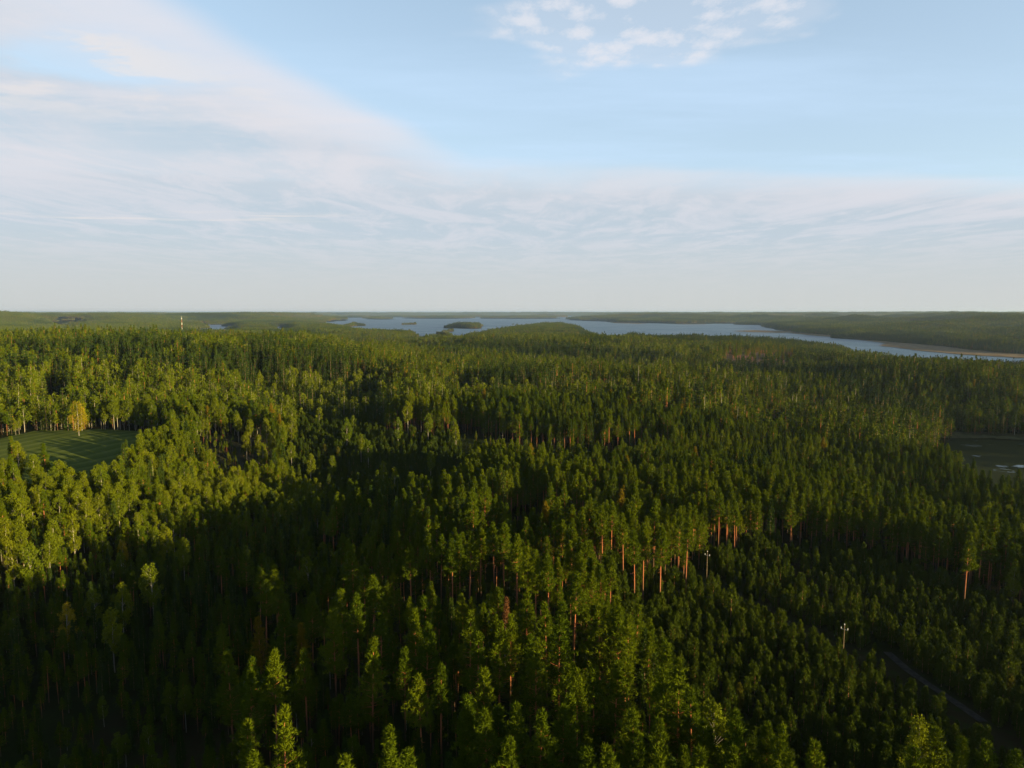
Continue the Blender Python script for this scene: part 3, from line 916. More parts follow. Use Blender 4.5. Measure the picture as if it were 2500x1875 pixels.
SPECIAL = [  # kind, u, v, height, tint, variant, label
    (0, 1355 * S_, 1100 + 870 * S_, 21, 1.0, 6, 'yellow ochre pine crown standing out of the dark wood, lower left'),
    (0, 1575 * S_, 1100 + 905 * S_, 18, .98, 4, 'small ochre pine just right of the big yellow ochre pine, lower left'),
    (0, 1480 * S_, 1100 + 1345 * S_, 24, .6, 6, 'broad old pine lit alone in the dark at the bottom left of centre'),
    (0, 1285 * S_, 1100 + 1420 * S_, 22, .5, 6, 'low side crown leaning left beside the broad old pine near the bottom'),
    (2, 340 * S_, 1100 + 800 * S_, 18, 1.0, 0, 'small orange yellow birch top alone in the dark wood, far left'),
    (2, 193, 982, 22, .97, 6, 'big golden round birch standing alone at the edge of the mown field'),
    (2, 330, 985, 18, .8, 5, 'pale green birch at the far edge of the mown field, right of the golden one'),
    (2, 370, 985, 18, .6, 3, 'second birch right of the golden one behind the mown field'),
]
HP = []     # x, y, height, kind, tint, variant, label
rh = np.random.default_rng(77)
for kk, lst, hm, nv_ in ((0, PINES, 23.0, 8), (2, BIRCHES, 19.5, 6)):
    for (uu, vv) in lst:
        h = hm + rh.normal(0, 1.3)
        if vv < 1190 and kk == 0: h = 21.5 + rh.normal(0, 1)
        x, y = top_on(uu, vv, h)
        vr = int(rh.choice([0, 1, 3, 5, 1, 3])) if kk == 0 and vv < 1420 else int(rh.integers(nv_))
        HP.append((x, y, h, kk, float(np.clip(rh.normal(.55 if kk else .34, .2), .05, .86)), vr, None))
for (kk, uu, vv, h, tn, var, lab) in SPECIAL:
    x, y = top_on(uu, vv, h) if kk == 0 or vv > 1200 else on_ground(uu, 1066 if uu < 300 else 1050)
    HP.append((x, y, h, kk, tn, var, lab))
for (u0, v0) in ((560, 980), (600, 985), (640, 990), (580, 1010), (610, 1020), (650, 1025), (675, 1010), (690, 1030), (600, 1050), (630, 1060), (660, 1055), (640, 1080), (710, 1020)):   # lit birch clump
    x, y = top_on(u0, v0, 19)
    HP.append((x, y, 19 + rh.normal(0, 1), 2, float(rh.uniform(.5, .86)), int(rh.integers(6)), None))
for k in range(26):                                   # tall pines in front of the dark glade
    x, y = on_ground(960 + rh.uniform(0, 150), 1058 + rh.uniform(-18, 14))
    HP.append((x, y, 24 + rh.normal(0, 1.2), 0 if rh.uniform() < .8 else 2, float(rh.uniform(.5, .9)), int(rh.choice([0, 1, 3, 5])), None))
hpx = np.array([h[0] for h in HP]); hpy = np.array([h[1] for h in HP])
for (x, y, h, kk, *_r) in HP:                       # open ground in front of the tall pine rows, so the trunks show
    r0 = math.hypot(x, y)
    if kk == 0 and 120 < r0 < 330:
        f_ = (X * x + Y * y) / r0; l_ = (X * y - Y * x) / r0
        hs = np.where((np.abs(l_) < 3.0) & (f_ < r0 - 1) & (f_ > r0 - 17) & (kind != 3), np.minimum(hs, .42), hs)
rim = (edge_dist(X, Y, Z_PLANT) < 13 + 14 * vnoise(X, Y, 25, 61)) & ~in_plant & (kind != 3) & (V < 1560) & (rg.uniform(size=n) < .75)
kind = np.where(rim, 0, kind); hs = np.where(rim, np.maximum(hs, .9), hs)
for x, y, h in zip(hpx, hpy, [h[2] for h in HP]):
    live &= (X - x) ** 2 + (Y - y) ** 2 > 2.6 ** 2
NOM = np.array([20.5, 20, 18.5, 5.8])
m_ = len(HP)
hk = np.array([h[3] for h in HP])
hvar = np.array([h[5] for h in HP])
hnom = np.array([SPEC[['pine', 'spruce', 'birch', 'young'][k]][v][0] for k, v in zip(hk, hvar)])
hz = ground_z(hpx, hpy)
hu, hv = to_px(hpx, hpy, hz)
T = dict(X=np.r_[hpx, X[live]], Y=np.r_[hpy, Y[live]], Z=np.r_[hz, Z[live]] - .15, kind=np.r_[hk, kind[live]], s=np.r_[np.array([h[2] for h in HP]) / hnom, hs[live]],
         tint=np.r_[np.array([h[4] for h in HP]), tint[live]], U=np.r_[hu, U[live]], V=np.r_[hv, V[live]])
n = len(T['X'])
T['rot'] = rg.uniform(0, 6.283, n)
T['pick'] = np.r_[hvar, np.where(rim[live], rg.choice([0, 1, 3, 5, 7, 2], len(X))[live], rg.integers(0, 1000, n - m_))]
_bi = (T['kind'] == 2) & (np.arange(n) >= m_)
T['pick'][_bi] %= 6
KN = ['pine', 'spruce', 'birch', 'young']
hts = NOM[T['kind']] * T['s']
Ut, Vt = to_px(T['X'], T['Y'], T['Z'] + hts)

# ------------------------------------------------------------------ the nearest trees as individuals
NAMES = ['pine_tree', 'spruce_tree', 'birch_tree', 'young_pine_tree']
NOUN = ['pine', 'spruce', 'birch', 'young pine']
PLUR = ['pines', 'spruces', 'birches', 'young pines']
CAT = ['pine tree', 'spruce tree', 'birch tree', 'young pine']
ORD_ = 'first second third fourth fifth sixth seventh eighth ninth tenth eleventh twelfth thirteenth fourteenth fifteenth sixteenth seventeenth eighteenth nineteenth twentieth'.split()
_T = ['', '', 'twenty', 'thirty', 'forty', 'fifty', 'sixty', 'seventy']
ORD = ORD_ + ['%s-%s' % (_T[t], ORD_[k - 1]) if k else _T[t][:-1] + 'ieth' for t in range(2, 8) for k in range(10)][1:]
vis = (Ut > -30) & (Ut < 2530) & (Vt < 1880) & (T['Y'] > 40)
dist = np.sqrt(T['X'] ** 2 + T['Y'] ** 2 + (CAM_Z - T['Z']) ** 2)
app = hts / dist
app[:m_] *= 3
chosen = []
for k in range(4):
    cand = np.nonzero(vis & (T['kind'] == k))[0]
    chosen += cand[np.argsort(-app[cand])][:298].tolist()
indiv = np.zeros(n, bool); indiv[chosen] = True
VCUT = [1180, 1240, 1300, 1360, 1420, 1480, 1540, 1600, 1660, 1720, 1780, 1830]
VNAME = ['by the far clearings', 'on the far middle slope', 'on the middle slope', 'along the tall trunks', 'just below the tall trunks', 'above the lower slope', 'on the lower slope', 'across the lower wood',
         'below the lower wood', 'above the bottom rows', 'in the third bottom row', 'in the second bottom row', 'along the bottom edge']
HN = ['far left', 'left', 'left of centre', 'centre', 'right of centre', 'right', 'far right']
bins = {}
for i in chosen:
    if i < m_ and HP[i][6]: continue
    k = int(T['kind'][i]); s_ = T['s'][i]; tn = T['tint'][i]
    size = 'short ' if s_ < .74 else 'tall ' if s_ > 1.06 else ''
    tone = 'yellowed ' if tn > .87 else 'bright green ' if tn > .55 else 'dark green ' if tn < .25 else ''
    vb = int(np.searchsorted(VCUT, Vt[i])); hb = int(np.clip(Ut[i] / 2500 * 7, 0, 6))
    bins.setdefault((k, size + tone, vb, hb), []).append(i)
LABEL = {}
for (k, look, vb, hb), lst in bins.items():
    lst.sort(key=lambda i: Ut[i])
    where = '%s, %s' % (VNAME[vb], HN[hb])
    for j, i in enumerate(lst):
        LABEL[i] = ('only %s%s %s' % (look, NOUN[k], where)) if len(lst) == 1 else ('%s %s%s from left, %s' % (ORD[min(j, len(ORD) - 1)], look, NOUN[k], where))
for i in chosen:
    k = int(T['kind'][i])
    pr = PROTO[KN[k]][T['pick'][i] % len(PROTO[KN[k]])]
    t = empty(NAMES[k], (T['X'][i], T['Y'][i], T['Z'][i]), T['rot'][i], T['s'][i])
    lab = HP[i][6] if i < m_ and HP[i][6] else LABEL[i]
    side = 'left half' if Ut[i] < 1250 else 'right half'
    tag(t, lab, CAT[k], '%s of the %s' % (PLUR[k], side))
    for nm, me in (('trunk', pr[0]), ('crown', pr[1])):
        o = bpy.data.objects.new(nm, me)
        COL.objects.link(o)
        o.parent = t
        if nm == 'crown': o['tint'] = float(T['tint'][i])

M_POND, _nt = new_mat('pond_water')
_b = N(_nt, 'ShaderNodeTexNoise', ins={0: N(_nt, 'ShaderNodeNewGeometry').outputs['Position'], 'Scale': .5, 'Detail': 2.0}).outputs[0]
_b = N(_nt, 'ShaderNodeBump', ins={'Strength': .25, 'Distance': .05, 'Height': _b})
_w = N(_nt, 'ShaderNodeBsdfPrincipled', ins={'Base Color': (.010, .014, .008, 1), 'Roughness': .22, 'IOR': 1.33, 'Normal': _b.outputs[0]})
_d = N(_nt, 'ShaderNodeBsdfDiffuse', ins={0: (.020, .024, .009, 1)})           # floating pondweed
_n = N(_nt, 'ShaderNodeTexNoise', ins={0: N(_nt, 'ShaderNodeNewGeometry').outputs['Position'], 'Scale': .035, 'Detail': 6.0, 'Roughness': .65}).outputs[0]
_m = N(_nt, 'ShaderNodeMixShader', ins={0: math_n(_nt, 'MULTIPLY', sstep(_nt, _n, .66, .58), .98), 1: _w.outputs[0], 2: _d.outputs[0]})
N(_nt, 'ShaderNodeOutputMaterial', ins={0: _m.outputs[0]})
_pp = np.array(wpoly(pond)); _pc = _pp.mean(0); _pp = _pc + (_pp - _pc) * 1.35
tag(link_mesh('pond_water', np.c_[_pp, np.full(len(_pp), .15)], [tuple(range(len(_pp)))], M_POND), 'small dark still pond at the right edge behind the ridge', 'pond', kind='structure')

LAB = [('pine_forest', 'wide pine forest of slender orange trunks behind the single trees', 'forest'),
       ('spruce_forest', 'dark spruces mixed into the pine forest', 'forest'),
       ('birch_woods', 'yellow green birches mixed into the forest around the field', 'woods'),
       ('young_pine_woods', 'dense young pines in the clearings of the forest', 'young woods')]
for k in range(4):
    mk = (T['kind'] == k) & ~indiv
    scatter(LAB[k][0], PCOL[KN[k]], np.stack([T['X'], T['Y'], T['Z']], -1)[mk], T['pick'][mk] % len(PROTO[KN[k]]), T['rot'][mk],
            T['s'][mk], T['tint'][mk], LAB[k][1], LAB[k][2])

# ------------------------------------------------------------------ patches of forest farther off
def forest_patch(seed, size, count, lod, mix, hmul=1.0, wmul=1.0):
    rg2 = np.random.default_rng(seed)
    parts, mats, mi, tints, leafs, hfs = [], [], [], [], [], []
    ml = [BARK['pine'], LEAF[True]['pine'], BARK['spruce'], LEAF[True]['spruce'], BARK['birch'], LEAF[True]['birch'], BARK['young'], LEAF[True]['young']]
    V_, F_, nv = [], [], 0
    g = int(math.ceil(math.sqrt(count)))
    cells = [(i, j) for i in range(g) for j in range(g)]
    rg2.shuffle(cells)
    for (i, j) in cells[:count]:
        kd = rg2.choice(4, p=mix)
        nm = KN[kd]
        h, cb, w = SPEC[nm][rg2.integers(min(6, len(SPEC[nm])))]
        s = np.clip(rg2.normal(1, .14), .5, 1.3) * hmul
        (wv_, wf), lv, lt = MAKE[nm](int(rg2.integers(1e9)), h * s, cb, w * s * wmul, lod)
        off = np.array([(i + .5 + rg2.uniform(-.42, .42)) / g - .5, (j + .5 + rg2.uniform(-.42, .42)) / g - .5, 0]) * size
        off[2] = -.5
        wf3 = tri_quads(wf); lf = np.arange(len(lv)).reshape(-1, 3)
        V_ += [wv_ + off, lv + off]
        F_ += [wf3 + nv, lf + nv + len(wv_)]
        nv += len(wv_) + len(lv)
        mi += [np.full(len(wf3), kd * 2), np.full(len(lf), kd * 2 + 1)]
        tn = float(np.clip(rg2.normal(.45, .25), 0, .86)) if rg2.uniform() > .02 else 1.0
        if mix[1] > .8: tn *= .45
        tints += [np.full(len(wv_) + len(lv), tn)]
        leafs += [np.zeros(len(wv_)), lt]
        hfs += [wv_[:, 2] / (h * s), np.zeros(len(lv))]
    return mesh_data('forest_patch', np.concatenate(V_), np.concatenate(F_), ml, np.concatenate(mi),
                     {'tint': np.concatenate(tints), 'leaf': np.concatenate(leafs), 'hf': np.concatenate(hfs)})

MIXES = [(.72, .18, .10, 0), (.45, .25, .30, 0), (.18, .17, .65, 0), (.0, .02, .03, .95), (.08, .88, .04, 0)]
def patch_set(size, count, lod, nvar, wmul=1.0, hmul=1.0):
    out = []
    for mi_, mx in enumerate(MIXES):
        for v_ in range(nvar):
            cnt = int(count * 2.4) if mi_ == 3 else int(count * 1.2) if mi_ == 4 else count
            out.append(forest_patch(mi_ * 50 + v_ + lod * 1000, size, cnt, lod, mx, hmul, wmul))
    return out

def ring_points(r0, r1, cell, seed):
    rg2 = np.random.default_rng(seed)
    xm = r1 * math.sin(R(43))
    xs = np.arange(-xm, xm, cell); ys = np.arange(r0 * .6, r1, cell)
    X_, Y_ = np.meshgrid(xs, ys)
    X_ = (X_ + rg2.uniform(-.2, .2, X_.shape) * cell).ravel(); Y_ = (Y_ + rg2.uniform(-.2, .2, Y_.shape) * cell).ravel()
    rr_ = np.hypot(X_, Y_)
    k = (rr_ >= r0) & (rr_ < r1) & (np.abs(np.degrees(np.arctan2(X_, Y_))) < 42)
    return X_[k], Y_[k], rg2

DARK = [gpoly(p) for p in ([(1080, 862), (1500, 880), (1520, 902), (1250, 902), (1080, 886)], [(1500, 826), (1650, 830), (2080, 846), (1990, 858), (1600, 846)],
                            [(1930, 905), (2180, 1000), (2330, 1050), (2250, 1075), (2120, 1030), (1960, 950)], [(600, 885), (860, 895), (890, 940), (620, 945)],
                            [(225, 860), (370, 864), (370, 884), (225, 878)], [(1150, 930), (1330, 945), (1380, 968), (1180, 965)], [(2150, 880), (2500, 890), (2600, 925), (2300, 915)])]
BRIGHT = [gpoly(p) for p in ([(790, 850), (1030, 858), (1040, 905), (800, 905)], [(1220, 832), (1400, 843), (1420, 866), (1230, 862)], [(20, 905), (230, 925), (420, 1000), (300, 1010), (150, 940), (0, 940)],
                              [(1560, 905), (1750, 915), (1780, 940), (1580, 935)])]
def fill_ring(name, r0, r1, cell, lod, coll, nvar, label, seed, margin, smax=1e9):
    X_, Y_, rg2 = ring_points(r0, r1, cell, seed)
    s_ = shore(X_, Y_)
    k = (s_ > margin) & (s_ <= smax)
    X_, Y_, s_ = X_[k], Y_[k], s_[k]
    z_ = ground_z(X_, Y_)
    nn = len(X_)
    mx = vnoise(X_, Y_, 240, 51) * 1.2 + vnoise(X_, Y_, 90, 52) * .9
    U_, V_ = to_px(X_, Y_, z_)
    mx = mx + .22 * smooth(900, 300, U_)
    kd = np.where(mx > .42, 2, np.where(mx > .12, 1, 0))
    yn = vnoise(X_, Y_, 300, 53) + .6 * vnoise(X_, Y_, 110, 54)
    kd = np.where((yn > .36) & (s_ > 120), 3, kd)
    fr = inside(X_, Y_, Z_FIELD) | inside(X_, Y_, Z_GAP) | inside(X_, Y_, Z_OPEN) | inside(X_, Y_, Z_CUT) | (inside(X_, Y_, Z_GLADE) & (rg2.uniform(size=nn) < .7))
    kd = np.where(inside(X_, Y_, Z_YOUNG), 3, kd)
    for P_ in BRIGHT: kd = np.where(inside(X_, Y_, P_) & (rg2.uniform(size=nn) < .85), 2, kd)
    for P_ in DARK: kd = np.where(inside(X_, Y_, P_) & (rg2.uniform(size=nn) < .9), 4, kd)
    far_ = r0 > 2200
    kd = np.where((vnoise(X_, Y_, 420 if far_ else 200, 57) + .6 * vnoise(X_, Y_, 150 if far_ else 80, 58) > (.16 if far_ else .36)) & (kd < 2), 4, kd)
    if far_: kd = np.where(vnoise(X_, Y_, 600, 59) + .6 * vnoise(X_, Y_, 200, 60) > .30, 2, kd)
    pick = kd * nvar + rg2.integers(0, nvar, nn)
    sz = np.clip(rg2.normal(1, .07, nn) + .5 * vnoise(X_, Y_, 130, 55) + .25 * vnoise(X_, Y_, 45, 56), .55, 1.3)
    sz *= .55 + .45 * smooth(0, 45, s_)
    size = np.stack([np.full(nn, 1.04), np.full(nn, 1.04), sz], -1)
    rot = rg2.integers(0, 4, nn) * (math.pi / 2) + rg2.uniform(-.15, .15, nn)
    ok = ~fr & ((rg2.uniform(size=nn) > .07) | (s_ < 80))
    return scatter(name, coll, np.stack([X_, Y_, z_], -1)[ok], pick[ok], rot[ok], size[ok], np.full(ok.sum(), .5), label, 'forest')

c_mid = proto_collection('source_mid', patch_set(15.0, 9, 1, 6, 1.3, 1.02))
fill_ring('mixed_forest', NEAR_R - 4, 2300, 15.0, 1, c_mid, 6, 'mixed pine and birch forest rolling away towards the lake', 61, 9)
c_far = proto_collection('source_far', patch_set(44.0, 100, 2, 4, 1.15))
fill_ring('lakeside_forest', 2280, 8500, 44.0, 2, c_far, 4, 'forest on the far shores and islands of the lake', 62, 75)
fill_ring('shore_woods', 2290, 6500, 15.0, 1, c_mid, 6, 'trees fringing the shores and islands of the lake', 64, 7, 75)
c_hor = proto_collection('source_horizon', patch_set(150.0, 240, 2, 3, 2.2, 1.1))
fill_ring('distant_forest', 8400, 27000, 150.0, 2, c_hor, 3, 'hazy blue green forest ridges along the horizon', 63, 40)

# ------------------------------------------------------------------ mown field, reeds, track
_a, _b = on_ground(0, 1089), on_ground(154, 1058)
_c = on_ground(330, 1075)
def rows(x, y):
    tx, ty = _b[0] - _a[0], _b[1] - _a[1]
    l = math.hypot(tx, ty); tx /= l; ty /= l
    along = (x - _a[0]) * tx + (y - _a[1]) * ty
    across = -(x - _a[0]) * ty + (y - _a[1]) * tx
    return across + 0.006 * np.maximum(along - l * .6, 0) ** 2
def sheet(name, poly, step, lift, mat, label, kind='structure', level=None):
    p = np.array(poly)
    x0, y0 = p.min(0); x1, y1 = p.max(0)
    xs = np.arange(x0, x1 + step, step); ys = np.arange(y0, y1 + step, step)
    A, B = np.meshgrid(xs, ys)
    ins_ = inside(A, B, poly) | (edge_dist(A, B, poly) < step * .8)
    q_ = ins_[:-1, :-1] & ins_[1:, :-1] & ins_[:-1, 1:] & ins_[1:, 1:]
    id_ = np.arange(A.size).reshape(A.shape)
    F = np.stack([id_[:-1, :-1], id_[:-1, 1:], id_[1:, 1:], id_[1:, :-1]], -1)[q_]
    used = np.unique(F); mp_ = np.full(A.size, -1); mp_[used] = np.arange(len(used))
    ax, by_ = A.ravel()[used], B.ravel()[used]
    zz = ground_z(ax, by_) + lift if level is None else np.full(len(ax), level)
    me = mesh_data(name, np.stack([ax, by_, zz], -1), mp_[F], [mat], attrs={'row': rows(ax, by_)})
    me.polygons.foreach_set('use_smooth', np.ones(len(me.polygons), bool))
    o = bpy.data.objects.new(name, me); COL.objects.link(o)
    return tag(o, label, name.replace('_', ' '), kind=kind)

sheet('field', Z_FIELD, 2.5, .45, M_FIELD, 'mown green hay field with curved darker rows at the left')
M_CUT = simple('logged_ground', (.050, .034, .015), .95, .5, .08, .1)
sheet('clearing', Z_CUT, 8, .6, M_CUT, 'brown felled clearing with a few pines left standing')
M_GAPG = simple('dry_heath', (.016, .016, .007), .95, .5, .15, .1)
sheet('heath', Z_GAP, 3, .35, M_GAPG, 'small dark brown heath gap among the birches')

def ribbon(name, pts, w, lift, mat, label):
    P_, L_ = [], []
    for a, b in zip(pts[:-1], pts[1:]):
        m = max(2, int(math.dist(a, b) / 3))
        P_ += [(a[0] + (b[0] - a[0]) * t / m, a[1] + (b[1] - a[1]) * t / m) for t in range(m)]
    P_ = np.array(P_ + [pts[-1]])
    T_ = norm(np.gradient(P_, axis=0)); Nn = np.stack([-T_[:, 1], T_[:, 0]], -1)
    wob_ = 1 + .25 * vnoise(P_[:, 0], P_[:, 1], 9, 91)[:, None]
    A = P_ + Nn * w * wob_ / 2; B = P_ - Nn * w * wob_ / 2
    va = np.c_[A, ground_z(A[:, 0], A[:, 1]) + lift]; vb_ = np.c_[B, ground_z(B[:, 0], B[:, 1]) + lift]
    m = len(P_)
    o = link_mesh(name, np.concatenate([va, vb_]), np.array([[i, i + 1, m + i + 1, m + i] for i in range(m - 1)]), mat)
    return tag(o, label, name.replace('_', ' '), kind='structure')
ribbon('path', TRACK, 2.2, .3, M_TRACK, 'grey gravel forest track crossing the planted clearing at the lower right')
ribbon('road', ROAD, 4.0, .5, M_TRACK, 'short stretch of pale forest road between the dark pines')

M_SEDGE = simple('dark_sedge', (.045, .046, .016), .95, .4, .2, .1)
REEDS = [[(1788, 808.5), (1840, 806.5), (1919, 808.5), (1940, 812), (1900, 813), (1830, 811)],
         [(1880, 798), (1930, 800), (1990, 806), (2046, 816), (2046, 824), (1990, 820), (1935, 814), (1925, 808), (1900, 803)],
         [(2046, 823), (2100, 830), (2160, 838), (2150, 845), (2190, 849), (2260, 858), (2350, 866), (2500, 875), (2640, 880), (2640, 864), (2500, 860), (2400, 852), (2250, 836), (2100, 824)],
         [(1650, 790.5), (1723, 790), (1720, 792), (1660, 792)], [(1500, 787), (1580, 790), (1560, 791), (1500, 789)],
         [(2262, 1055), (2420, 1058), (2600, 1066), (2600, 1082), (2420, 1073), (2300, 1072)]]
for i, p in enumerate(REEDS):
    P_ = wpoly(p)
    r0 = math.hypot(*P_[0])
    sheet('reed_bed', P_, r0 / 220, 0, M_REED if i < 5 else M_SEDGE, ['narrow tan reed spit out in the lake', 'tan reed flat in front of the far wood', 'long brown reed bed along the river arm at the right',
          'pale strip of reeds under the far wooded shore', 'thin pale beach on the far shore', 'dim reed edge behind the small dark pond'][i], 'stuff', level=1.2)

# ------------------------------------------------------------------ sparse pines on the felled clearing
rc = np.random.default_rng(9)
cx_, cy_ = np.array(Z_CUT).mean(0)
px0, py0 = np.array(Z_CUT).min(0); px1, py1 = np.array(Z_CUT).max(0)
cc = [(rc.uniform(px0, px1), rc.uniform(py0, py1)) for _ in range(400)]
cc = [p for p in cc if inside(np.array([p[0]]), np.array([p[1]]), Z_CUT)[0]][:150]
cc = np.array(cc)
scatter('seed_pines', PCOL['pine'], np.c_[cc, ground_z(cc[:, 0], cc[:, 1])], rc.choice([1, 3, 5], len(cc)), rc.uniform(0, 6.28, len(cc)), rc.uniform(.85, 1.1, len(cc)), rc.uniform(.6, 1, len(cc)),
        'thin lone pines left standing on the brown felled clearing', 'pines')

# ------------------------------------------------------------------ power poles
M_POLE = simple('weathered_pole', (.15, .11, .065), .85, .3, 2.0, .2)
M_PORC = simple('white_porcelain', (.50, .49, .45), .35, .05, 2.0, .5)
M_STEEL = simple('galvanised_steel', (.30, .29, .26), .5, .15, 2.0, .5)
def box(x0, x1, y0, y1, z0, z1):
    v = np.array([(x, y, z) for z in (z0, z1) for y in (y0, y1) for x in (x0, x1)])
    f = [(0, 2, 3, 1), (4, 5, 7, 6), (0, 1, 5, 4), (2, 6, 7, 3), (0, 4, 6, 2), (1, 3, 7, 5)]
    return v, f
def lathe(prof, k=8, cx=0, cy=0):
    pts = [(cx, cy, z) for _, z in prof]
    return tube(pts, [r_ for r_, _ in prof], k)
def build_pole(x, y, rz, label):
    z = float(ground_z(np.array([x]), np.array([y]))[0]) - .2
    t = tag(empty('power_pole', (x, y, z), rz), label, 'power pole', 'power poles in the cleared line')
    v, f = lathe([(.14, 0), (.13, 3), (.11, 7), (.09, 10.2), (.02, 10.3)]); link_mesh('pole', v, f, M_POLE, t)
    v, f = box(-.85, .85, -.05, .05, 9.07, 9.16); link_mesh('crossarm', v, f, M_STEEL, t)
    for sx in (-.78, .78):
        v, f = lathe([(.02, 9.17), (.10, 9.2), (.13, 9.3), (.08, 9.36), (.13, 9.46), (.07, 9.54), (.10, 9.62), (.0, 9.66)], 8, sx); link_mesh('insulator', v, f, M_PORC, t)
    v, f = lathe([(.03, 10.25), (.10, 10.3), (.13, 10.42), (.08, 10.5), (.12, 10.6), (.0, 10.66)], 8); link_mesh('insulator', v, f, M_PORC, t)
x, y = top_on(2062, 1524, 10.5); build_pole(x, y, R(-40), 'wooden power pole with white insulators standing in the dark cleared line')
x, y = top_on(1727, 1346, 10.5); build_pole(x, y, R(-40), 'farther power pole against the orange trunks at the clearing edge')

# ------------------------------------------------------------------ masts
M_RED = simple('red_mast_paint', (.30, .07, .045), .6, .1, .5, .3)
M_WHITE = simple('white_mast_paint', (.42, .41, .38), .6, .1, .5, .3)
def build_mast(u, vtop, d, w, label):
    r = ray(u, vtop); t_ = d / r[1]
    x, y, zt = r[0] * t_, d, CAM_Z + r[2] * t_
    zg = float(ground_z(np.array([x]), np.array([y]))[0]) - .5
    H = zt - zg
    root = tag(empty('lattice_mast', (x, y, zg), .4), label, 'mast')
    nseg = 7
    for k in range(nseg):
        wd = Wood()
        z0, z1 = H * k / nseg, H * (k + 1) / nseg
        C_ = lambda z_: [(w * (1 - .45 * z_ / H) * math.cos(a), w * (1 - .45 * z_ / H) * math.sin(a)) for a in (0, 2.094, 4.189)]
        lo, hi = C_(z0), C_(z1)
        for j in range(3):
            wd.add(bar((*lo[j], z0), (*hi[j], z1), .2, .2))
            for q_ in range(4):
                za, zb = z0 + (z1 - z0) * q_ / 4, z0 + (z1 - z0) * (q_ + 1) / 4
                A, B = C_(za), C_(zb)
                wd.add(bar((*A[j], za), (*B[(j + 1) % 3], zb), .14, .14))
        v, f = wd.arr()
        link_mesh('mast_section', v, f, M_RED if (nseg - k) % 2 == 0 else M_WHITE, root)
    for zf in (.93, .62):
        v, f = lathe([(.2, H * zf - 2.4), (w * .7, H * zf - 2.2), (w * .7, H * zf + .8), (.2, H * zf + 1.8)], 10); link_mesh('antenna_drum', v, f, M_WHITE, root)
    v, f = lathe([(.25, H), (.18, H + 4), (.02, H + 6)], 6); link_mesh('antenna', v, f, M_WHITE, root)
build_mast(443, 774, 3000, 2.2, 'red and white banded lattice mast rising from the forest at the left horizon')
build_mast(1963, 770, 7000, 2.6, 'thin far lattice mast above the hazy wood right of the lake')

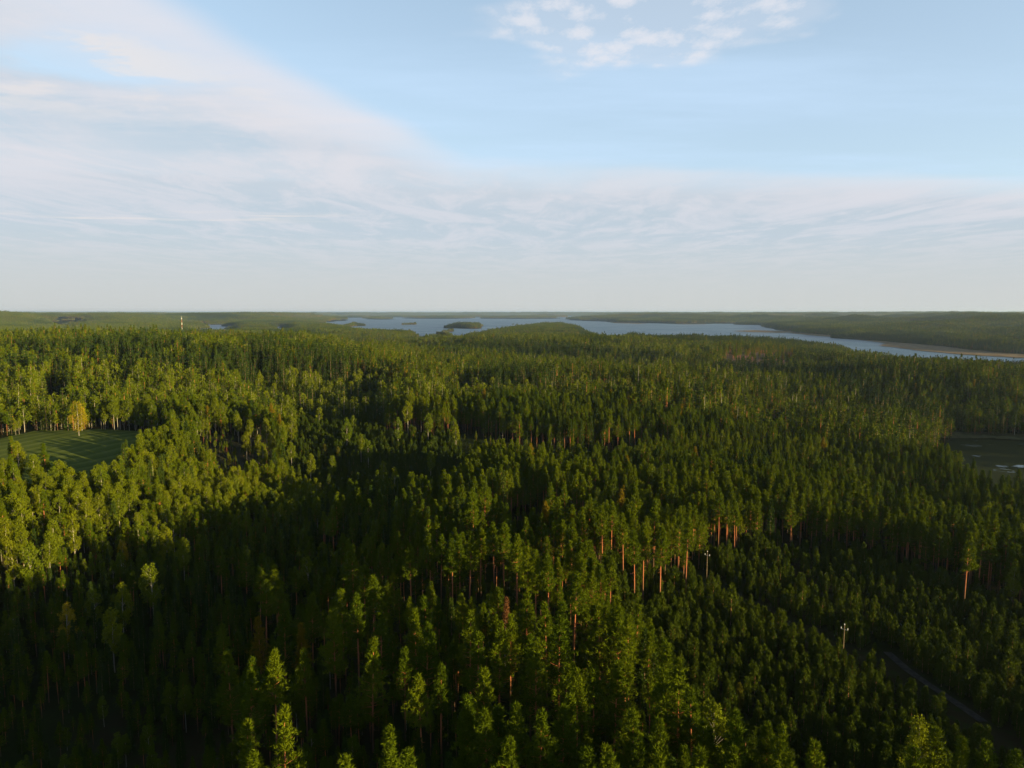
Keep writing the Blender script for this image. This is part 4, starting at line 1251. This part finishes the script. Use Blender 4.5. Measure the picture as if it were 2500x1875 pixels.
# ------------------------------------------------------------------ far farm buildings
M_WALL = simple('white_boards', (.78, .76, .70), .8, .08, .3, .2)
M_ROOF = simple('grey_sheet_roof', (.22, .20, .19), .7, .15, .3, .3)
M_PANE = simple('window_glass', (.03, .04, .05), .15, .1, 1.0, .5)
def build_house(u, v, zg, L_, W_, H_, rz, label):
    x, y = at_level(u, v, zg)
    z = float(ground_z(np.array([float(x)]), np.array([float(y)]))[0])
    root = tag(empty('farm_building', (float(x), float(y), z), rz), label, 'farm building', 'white farm buildings beyond the river arm')
    a, b = L_ / 2, W_ / 2
    rz_ = H_ + W_ * .38
    v_ = np.array([(-a, -b, -3), (a, -b, -3), (a, b, -3), (-a, b, -3), (-a, -b, H_), (a, -b, H_), (a, b, H_), (-a, b, H_), (-a, 0, rz_ - .1), (a, 0, rz_ - .1)])
    link_mesh('wall', v_, [(0, 1, 5, 4), (2, 3, 7, 6), (1, 2, 6, 9, 5), (3, 0, 4, 8, 7)], M_WALL, root)
    e = .7
    v_ = np.array([(-a - e, -b - e, H_ - .4), (a + e, -b - e, H_ - .4), (a + e, 0, rz_), (-a - e, 0, rz_), (-a - e, b + e, H_ - .4), (a + e, b + e, H_ - .4)])
    link_mesh('roof', np.concatenate([v_, v_ + [0, 0, .3]]), [(0, 1, 2, 3), (3, 2, 5, 4), (9, 8, 7, 6), (10, 11, 8, 9), (0, 6, 7, 1), (4, 5, 11, 10)], M_ROOF, root)
    for k in range(4):
        xx = -a + L_ * (k + .5) / 4
        vw, fw = box(xx - .7, xx + .7, -b - .08, -b + .1, H_ * .4, H_ * .4 + 1.6); link_mesh('window', vw, fw, M_PANE, root)
build_house(2172, 806, 12, 26, 11, 6, R(12), 'long white farm house beyond the reed bed on the far right shore')
build_house(2184, 805, 12, 15, 10, 7, R(-30), 'short white barn beside the long farm house beyond the reed bed')
build_house(1730, 778, 20, 40, 16, 9, R(5), 'tiny far white barn on the ridge beyond the lake')

# ------------------------------------------------------------------ dead pine
(wv_, wf), lv, lt = make_pine(991, 17, .35, 1.7, 0)
M_BROWN, nt_ = new_mat('dead_needles')
N(nt_, 'ShaderNodeOutputMaterial', ins={0: N(nt_, 'ShaderNodeBsdfDiffuse', ins={0: (.10, .045, .018, 1)}).outputs[0]})
x, y = top_on(1232, 1458, 17)
dead = tag(empty('dead_pine_tree', (x, y, float(ground_z(np.array([x]), np.array([y]))[0]) - .2)), 'dead reddish brown pine with thin needles among the green pines, centre', 'pine tree')
tm_ = mesh_data('trunk', wv_, tri_quads(wf), [BARK['dead']], attrs={'hf': wv_[:, 2] / 17})
o = bpy.data.objects.new('trunk', tm_); COL.objects.link(o); o.parent = dead
lv = lv.reshape(-1, 3, 3)[::2].reshape(-1, 3)
o = bpy.data.objects.new('crown', mesh_data('crown', lv, np.arange(len(lv)).reshape(-1, 3), [M_BROWN])); COL.objects.link(o); o.parent = dead

# ------------------------------------------------------------------ haze
HAZE_TOP = max(float(GZ.max()) + 32, CAM_Z + 6)
v, f = box(-62000, 62000, -62000, 62000, -8.0, HAZE_TOP)
hm, nt_ = new_mat('haze')
vol = N(nt_, 'ShaderNodeVolumePrincipled', ins={'Color': (.62, .80, 1.0, 1), 'Density': 3.0e-5})
vol.inputs['Anisotropy'].default_value = 0.6
ho = N(nt_, 'ShaderNodeOutputMaterial'); nt_.links.new(vol.outputs[0], ho.inputs['Volume'])
hz_ = link_mesh('haze', v, f, hm)
tag(hz_, 'thin pale haze over the lake and the far ridges', 'haze', kind='stuff')
print('top', HAZE_TOP, 'near trees', n, 'indiv', int(indiv.sum()))
